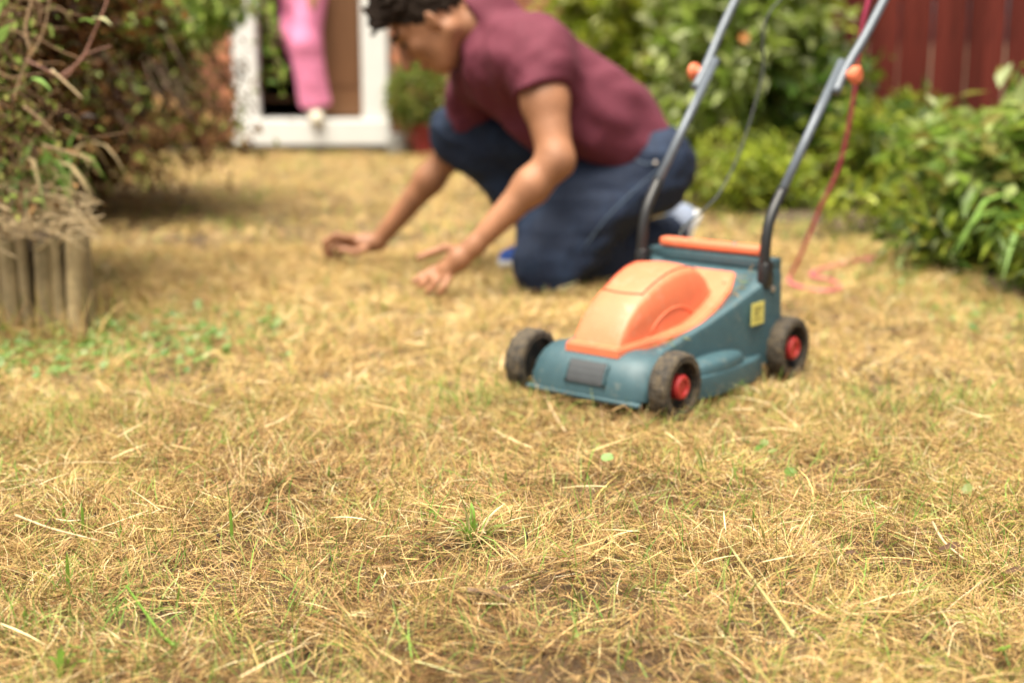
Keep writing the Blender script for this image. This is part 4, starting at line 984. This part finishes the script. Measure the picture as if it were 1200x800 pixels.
    j.cap(rhip, rknee + Vector((.01, 0, 0)), .106, .082, .05); j.cap(rknee + Vector((.01, 0, 0)), rknee.lerp(rank, .5) + Vector((.03, .0, .02)), .082, .080, .04); j.cap(rknee.lerp(rank, .5) + Vector((.03, 0, .02)), rank + Vector((.02, 0, .01)), .080, .068, .04)
    j.wrinkle(.0034, (28, 50, 80), 9)
    j.plane((0, 0, .004), (0, 0, -1))
    jm = link('jeans', j.mesh('jeans'), M['jeans'], body)
    # back pocket seam and rivet on the near hip
    from mathutils.bvhtree import BVHTree
    bv = BVHTree.FromPolygons([v.co[:] for v in jm.data.vertices], [tuple(p.vertices) for p in jm.data.polygons])
    def surf(x, y):
        h_ = bv.ray_cast(Vector((0, 0, CAM_H)), ray(x, y).normalized()); return h_[0] + h_[1] * .001 if h_[0] else PY(x, y, 4.3)
    link('pocket_seam', tubes('pocket_seam', [(catmull([surf(x, y) for x, y in ((722, 176), (740, 184), (757, 192), (772, 190))], 4), .0022)], 5), M['stitch'], jm)
    link('side_seam', tubes('side_seam', [(catmull([surf(x, y) for x, y in ((775, 196), (745, 222), (712, 254), (684, 290))], 4), .0018)], 5), M['stitch'], jm)
    bmr = bmesh.new(); bmesh.ops.create_uvsphere(bmr, u_segments=10, v_segments=6, radius=.007, matrix=Matrix.Translation(surf(768, 191))); link('rivet', from_bm(bmr, 'rivet'), M['bolt'], jm)
    # shoes
    def shoe(ank, heel, toe, up, mm='blue'):
        s2 = Field(np.minimum.reduce([np.array(heel), np.array(toe), np.array(ank)]) - .1, np.maximum.reduce([np.array(heel), np.array(toe), np.array(ank)]) + .1, .005)
        up = Vector(up).normalized(); d = (toe - heel).normalized()
        s2.cap(heel + up * .045, heel.lerp(toe, .55) + up * .042, .040, .042, .02); s2.cap(heel.lerp(toe, .55) + up * .040, toe + up * .030 - d * .03, .042, .032, .02)
        s2.cap(heel + up * .06 + d * .01, ank, .044, .046, .03); s2.plane(heel + up * .022, -up)
        sh = link('shoe', s2.mesh('shoe'), M[mm], body)
        s3 = Field(s2.lo, s2.lo + s2.h * s2.n, .005)
        s3.cap(heel + up * .02, heel.lerp(toe, .55) + up * .018, .044, .048, .02); s3.cap(heel.lerp(toe, .55) + up * .018, toe + up * .018 - d * .03, .048, .036, .02)
        s3.plane(heel, -up); s3.plane(heel + up * .028, up); link('sole', s3.mesh('sole'), M['sole'], sh)
    g0 = Vector((rtoe.x, rtoe.y, .004)); hl_ = Vector((rank.x + .05, rank.y, .004)); shoe(rank + Vector((.01, 0, .0)), hl_, g0, (0, 0, 1))
    tl = Vector((lank.x - .01, lank.y, .03)); hk = lank + Vector((.060, .03, .01)); shoe(lank + Vector((.01, 0, .01)), hk, tl, (hk - tl).cross(Vector((0, 1, 0))), 'paleshoe')
man()

def woman():
    lo = np.array([-1.85, 8.75, .15]); hi = np.array([-.85, 9.95, 2.0])
    Y = 9.40
    an, kn = PY(370, 130, 9.37), PY(358, 52, 9.33); hp = Vector((kn.x - .02, 9.42, 1.02))
    an2, kn2 = Vector((an.x - .06, 9.78, .34)), PY(345, 40, 9.52); hp2 = Vector((hp.x - .06, 9.56, 1.02))
    hp = Vector((kn.x + .03, 9.40, 1.02)); pel = (hp + hp2) / 2; ch = pel + Vector((0, -.02, .42)); nk = ch + Vector((0, -.01, .16)); hd = nk + Vector((0, -.03, .15))
    sh = [ch + Vector((.03, -.16, .08)), ch + Vector((-.03, .16, .08))]
    f = Field(lo, hi, .013)
    f.chain([hp, kn, an], [.07, .048, .034], .03); f.chain([hp2, kn2, an2], [.07, .048, .034], .03)
    f.chain([an, PY(370, 140, 9.31)], [.036, .030], .02); f.chain([an2, an2 + Vector((.0, -.10, -.06))], [.034, .028], .02)
    f.chain([pel, ch, nk], [.13, .13, .05], .08); f.ell(hd, np.eye(3), (.078, .098, .115), .03); f.cap(nk, hd, .05, .05, .03)
    hands = []
    for s, a in zip((1, -1), sh):
        e = a + Vector((.05, -.02 * s, -.27)); wv = e + Vector((.02, -.08, -.23)); f.chain([ch + Vector((0, 0, .08)), a, e, wv], [.07, .05, .038, .026], .03)
        for k in range(5): f.chain([wv, wv + Vector((.012 * (k - 2), -.015, -.06)), wv + Vector((.014 * (k - 2), -.02 - .004 * k, -.13 + .02 * abs(k - 2)))], [.018, .010, .008], .006)
    f.cap(hd + Vector((0, -.095, .01)), hd + Vector((0, -.112, -.02)), .008, .012, .012)
    body = link('person', f.mesh('person'), M['skin'], label='person in pink trousers standing in the open white doorway', category='person')
    t = Field(lo, hi, .013)
    t.cap(hp, kn, .108, .098, .05); t.cap(kn, an + Vector((.0, 0, .03)), .100, .104, .04, flat=True)
    t.cap(hp2, kn2, .108, .088, .05); t.cap(kn2, an2 + Vector((0, 0, .03)), .088, .086, .04, flat=True)
    t.cap(pel, pel + Vector((0, 0, .12)), .15, .14, .06, flat=True); t.wrinkle(.0008, (22, 38), 2)
    link('trousers', t.mesh('trousers'), M['pink'], body)
    s = Field(lo, hi, .015); s.cap(ch, pel + Vector((0, 0, .06)), .15, .155, .08, flat=True); s.cap(ch, nk, .15, .07, .06)
    for q, a in zip((1, -1), sh): s.cap(ch + Vector((0, 0, .06)), a, .10, .075, .05); s.cap(a, a + Vector((.05, -.02 * q, -.27)), .07, .055, .03, flat=True)
    s.plane(nk + Vector((0, 0, .01)), (0, 0, 1)); link('top', s.mesh('top'), M['cream'], body)
    h = Field(lo, hi, .010); h.ell(hd + Vector((0, .018, .02)), np.eye(3), (.092, .10, .118), .02); h.ell(hd + Vector((0, -.09, -.035)), np.eye(3), (.085, .07, .10), .02, cut=True); link('hair', h.mesh('hair'), M['hair'], body)
    for a, b_ in ((an, PY(371, 139, 9.27)), (an2, an2 + Vector((.0, -.13, -.08)))):
        k = Field(np.array(a) - .25, np.array(a) + .25, .006); k.cap(a + Vector((0, .03, -.012)), b_, .052, .046, .03); link('slipper', k.mesh('slipper'), M['cream'], body)
woman()

# ------------------------------------------------------------------ single blades, stalks and bits in the focused part of the lawn
M['blade'] = mat('green_blade', (.20, .36, .05), .45, .2, 60, transl=.35); M['bit'] = mat('dark_bit', (.035, .022, .015), .8)
M['stalk'] = mat('half_dry_stalk', (.34, .30, .12), .6, .4, 70); M['clover'] = mat('clover', (.20, .33, .10), .55, .12, 80, transl=.25)
BLAB = {}
def blade(px, py, tx, ty, wd=.0036):
    b = G(px, py); b.z = hzf(b.x, b.y); t = PY(tx, ty, b.y - .004); o = empty('grass_shoot', b, label=BLAB.get((px, py), 'short upright green shoot standing clear of the straw'), category='grass shoot', group='green shoots standing in the straw')
    t = t - b; link('blade', strap_mesh('blade', [Vector((0, 0, -.01)), t * .5 + Vector((.002, -.002, .004)), t], wd, 8, .4), M['blade'], o)
BL = [(272, 632, 265, 560), (680, 585, 692, 538), (668, 775, 680, 700), (385, 568, 384, 535), (392, 566, 400, 545), (166, 622, 163, 582), (142, 640, 138, 600), (97, 627, 95, 586), (75, 612, 73, 586), (79, 690, 78, 648), (592, 572, 590, 543),
      (1110, 604, 1118, 560), (984, 615, 989, 588), (880, 615, 884, 590), (725, 790, 742, 760), (30, 735, 28, 708), (415, 790, 425, 762), (205, 705, 212, 680), (500, 660, 487, 638), (475, 676, 476, 655), (820, 650, 832, 630), (1010, 588, 1020, 566), (1150, 660, 1163, 640), (205, 610, 213, 585)]
BLAB.update({(272, 632): 'tall lone bright green shoot beside a blackish seed head', (680, 585): 'slim leaning green shoot between the mower nose and the big tuft', (668, 775): 'upright green shoot below the brown stick',
    (385, 568): 'straight green shoot, one of a close pair by a seed head', (392, 566): 'leaning green shoot, one of a close pair by a seed head', (79, 690): 'green shoot rising beside the fresh green tuft',
    (725, 790): 'short leaning green shoot beside the long jointed stalk', (1110, 604): 'green shoot above the curled dark dead leaf', (1150, 660): 'green shoot between two dead leaves'})
for q in BL: blade(*q, wd=random.uniform(.0045, .0065))
def lying(name, label, pts, rad, m_, cat, lift=.022):
    P = []
    for x, y in pts: p = G(x, y, .01); p.z = hzf(p.x, p.y) + lift; P.append(p)
    b0 = P[0].copy(); o = empty(name, b0, label=label, category=cat)
    pp = [p - b0 for p in catmull(P, 5)]; n = len(pp)
    link('stem', tubes('stem', [(pp, [rad * (1 - .45 * i / n) for i in range(n)])], 6), m_, o)
lying('grass_stalk', 'long half green jointed stalk lying alone in the straw', [(930, 772), (900, 735), (872, 692), (847, 655)], .0028, M['stalk'], 'stalk', .03)
lying('grass_stalk', 'curved green stalk lying across the straw by the grey-green leaf', [(205, 775), (188, 745), (165, 715), (148, 692)], .0028, M['blade'], 'stalk', .03)
lying('straw_stalk', 'pale straw stalk lying just in front of the mower nose', [(663, 505), (650, 485), (638, 462)], .0030, M['straws'], 'straw')
lying('straw_stalk', 'long tan straw lying level beyond the curved green stalk', [(18, 617), (60, 622), (115, 640)], .0026, M['straws'], 'straw', .03)
lying('brown_stick', 'short dark brown stick lying flat among the straw', [(548, 722), (575, 720), (604, 722)], .0050, M['bark'], 'stick', .022)
lying('brown_stick', 'thin dark twig lying beside the small crumpled dead leaf', [(935, 650), (965, 668), (985, 690)], .0028, M['bark'], 'stick', .026)
lying('straw_stalk', 'bent pale straw pointing at the dead brown leaf', [(1092, 585 + 40), (1105, 650), (1128, 672)], .0024, M['straws'], 'straw', .03)
def tuft(label, px, py, n, blades):
    b = G(px, py); b.z = hzf(b.x, b.y); o = empty('grass_tuft', b, label=label, category='grass tuft')
    for (tx, ty, dy, wd, mm) in blades:
        t = PY(tx, ty, b.y + dy) - b; link('blade', strap_mesh('blade', [Vector((random.gauss(0, .006), random.gauss(0, .006), -.008)), t * .5 + Vector((0, 0, .010)), t], wd * 1.7, 8, .3), M[mm], o)
tuft('green and straw tuft standing above the flat mat with one tall pale stem', 556, 645, 0, [(520, 518, 0, .0022, 'straws'), (536, 575, 0, .0040, 'blade'), (552, 588, .02, .0050, 'blade'), (540, 588, -.01, .0024, 'straws'), (560, 610, .03, .0034, 'blade'), (578, 600, .03, .0020, 'straws'), (586, 590, 0, .0028, 'stalk'), (520, 607, -.02, .0040, 'blade'), (508, 625, -.02, .003, 'stalk'), (590, 615, .01, .0026, 'stalk'), (600, 622, -.02, .0024, 'straws'), (533, 622, -.03, .003, 'blade'), (570, 625, -.03, .0026, 'straws')] + [(random.gauss(560, 42), random.uniform(585, 632), random.gauss(0, .03), random.uniform(.0014, .0026), random.choice(['stalk', 'blade', 'straws', 'blade'])) for _ in range(34)])
tuft('fresh green tuft beside the round grey-green leaf', 75, 795, 0, [(70, 752, 0, .006, 'blade'), (90, 765, 0, .004, 'blade'), (55, 770, 0, .004, 'blade'), (105, 775, -.02, .004, 'blade'), (40, 790, 0, .003, 'stalk'), (82, 745, .01, .003, 'stalk')])
tuft('loose green tuft with broad leaflets on the dry lawn', 1010, 608, 0, [(1002, 596, 0, .006, 'clover'), (1022, 594, 0, .006, 'clover'), (1016, 580, .01, .003, 'blade'), (1030, 602, 0, .004, 'blade')])
def round_leaf(px, py, r_, label, mm):
    c = G(px, py, .03); c.z = hzf(c.x, c.y) + .035; bm = bmesh.new(); n = 16
    ce = bm.verts.new((0, 0, -.003)); rg = [bm.verts.new((r_ * math.cos(k / n * 6.283) * (1 if k else .7), r_ * .9 * math.sin(k / n * 6.283), random.uniform(-.001, .002))) for k in range(n)]
    for k in range(n): bm.faces.new((ce, rg[k], rg[(k + 1) % n]))
    o = link('round_leaf', from_bm(bm, 'round_leaf'), M[mm], label=label, category='leaf'); o.location = c; o.rotation_euler = (R(25), R(-8), random.uniform(0, 6))
    link('leaf_stalk', tubes('leaf_stalk', [([(0, 0, -.003), (.004, .003, -.02), (.006, .002, -.045)], .0012)], 5), M['leafstem'], o)
round_leaf(127, 762, .013, 'round grey-green leaf lying on the straw beside the fresh tuft', 'clover'); round_leaf(86, 757, .010, 'small yellow-green round leaf partly buried beside the tuft', 'blade')
round_leaf(1175, 755, .012, 'dark green round leaf lying alone on the straw', 'blade'); round_leaf(712, 537, .012, 'pale green round leaf on the lawn in front of the mower', 'clover')
def bit(px, py, lab, ln, up):
    b = G(px, py); b.z = hzf(b.x, b.y) + .012; o = link('dark_seed_head', tubes('dark_seed_head', [(catmull([(0, 0, 0), (ln * .15, 0, ln * up * .5), (ln * .3 * (1 - up) + .002, 0, ln * up)], 3), [.0014, .0026, .003, .0032, .003, .0026, .001])], 6), M['bit'], label=lab, category='seed head', group='dark seed heads in the straw'); o.location = b
for q in ((333, 664), (503 - 5, 632 - 0), (298, 596), (376, 557), (399, 560), (254, 632), (386, 665), (615, 650), (708, 655)): bit(*q, 'small blackish seed head stuck upright in the straw', random.uniform(.012, .018), .9)
def dead_leaf(px, py, sz, lab):
    b = G(px, py, .02); b.z = hzf(b.x, b.y) + .028; o = empty('dead_leaf', b, label=lab, category='leaf')
    link('blade', strap_mesh('blade', [Vector((-sz, 0, 0)), Vector((0, -.004, .010)), Vector((sz, .003, .002))], sz * .9, 8, -.5), M['deadleaf'], o)
M['deadleaf'] = mat('dead_leaf', (.10, .05, .025), .7, .3, 80, transl=.15)
dead_leaf(1115, 648, .020, 'curled dark brown dead leaf, largest of the dead leaves'); dead_leaf(1190, 668, .018, 'reddish brown dead leaf lying flat near the curled one'); dead_leaf(995, 665, .014, 'small crumpled brown dead leaf beside the stalk tip'); dead_leaf(590, 708, .012, 'small purplish dead leaf piece above the brown stick')
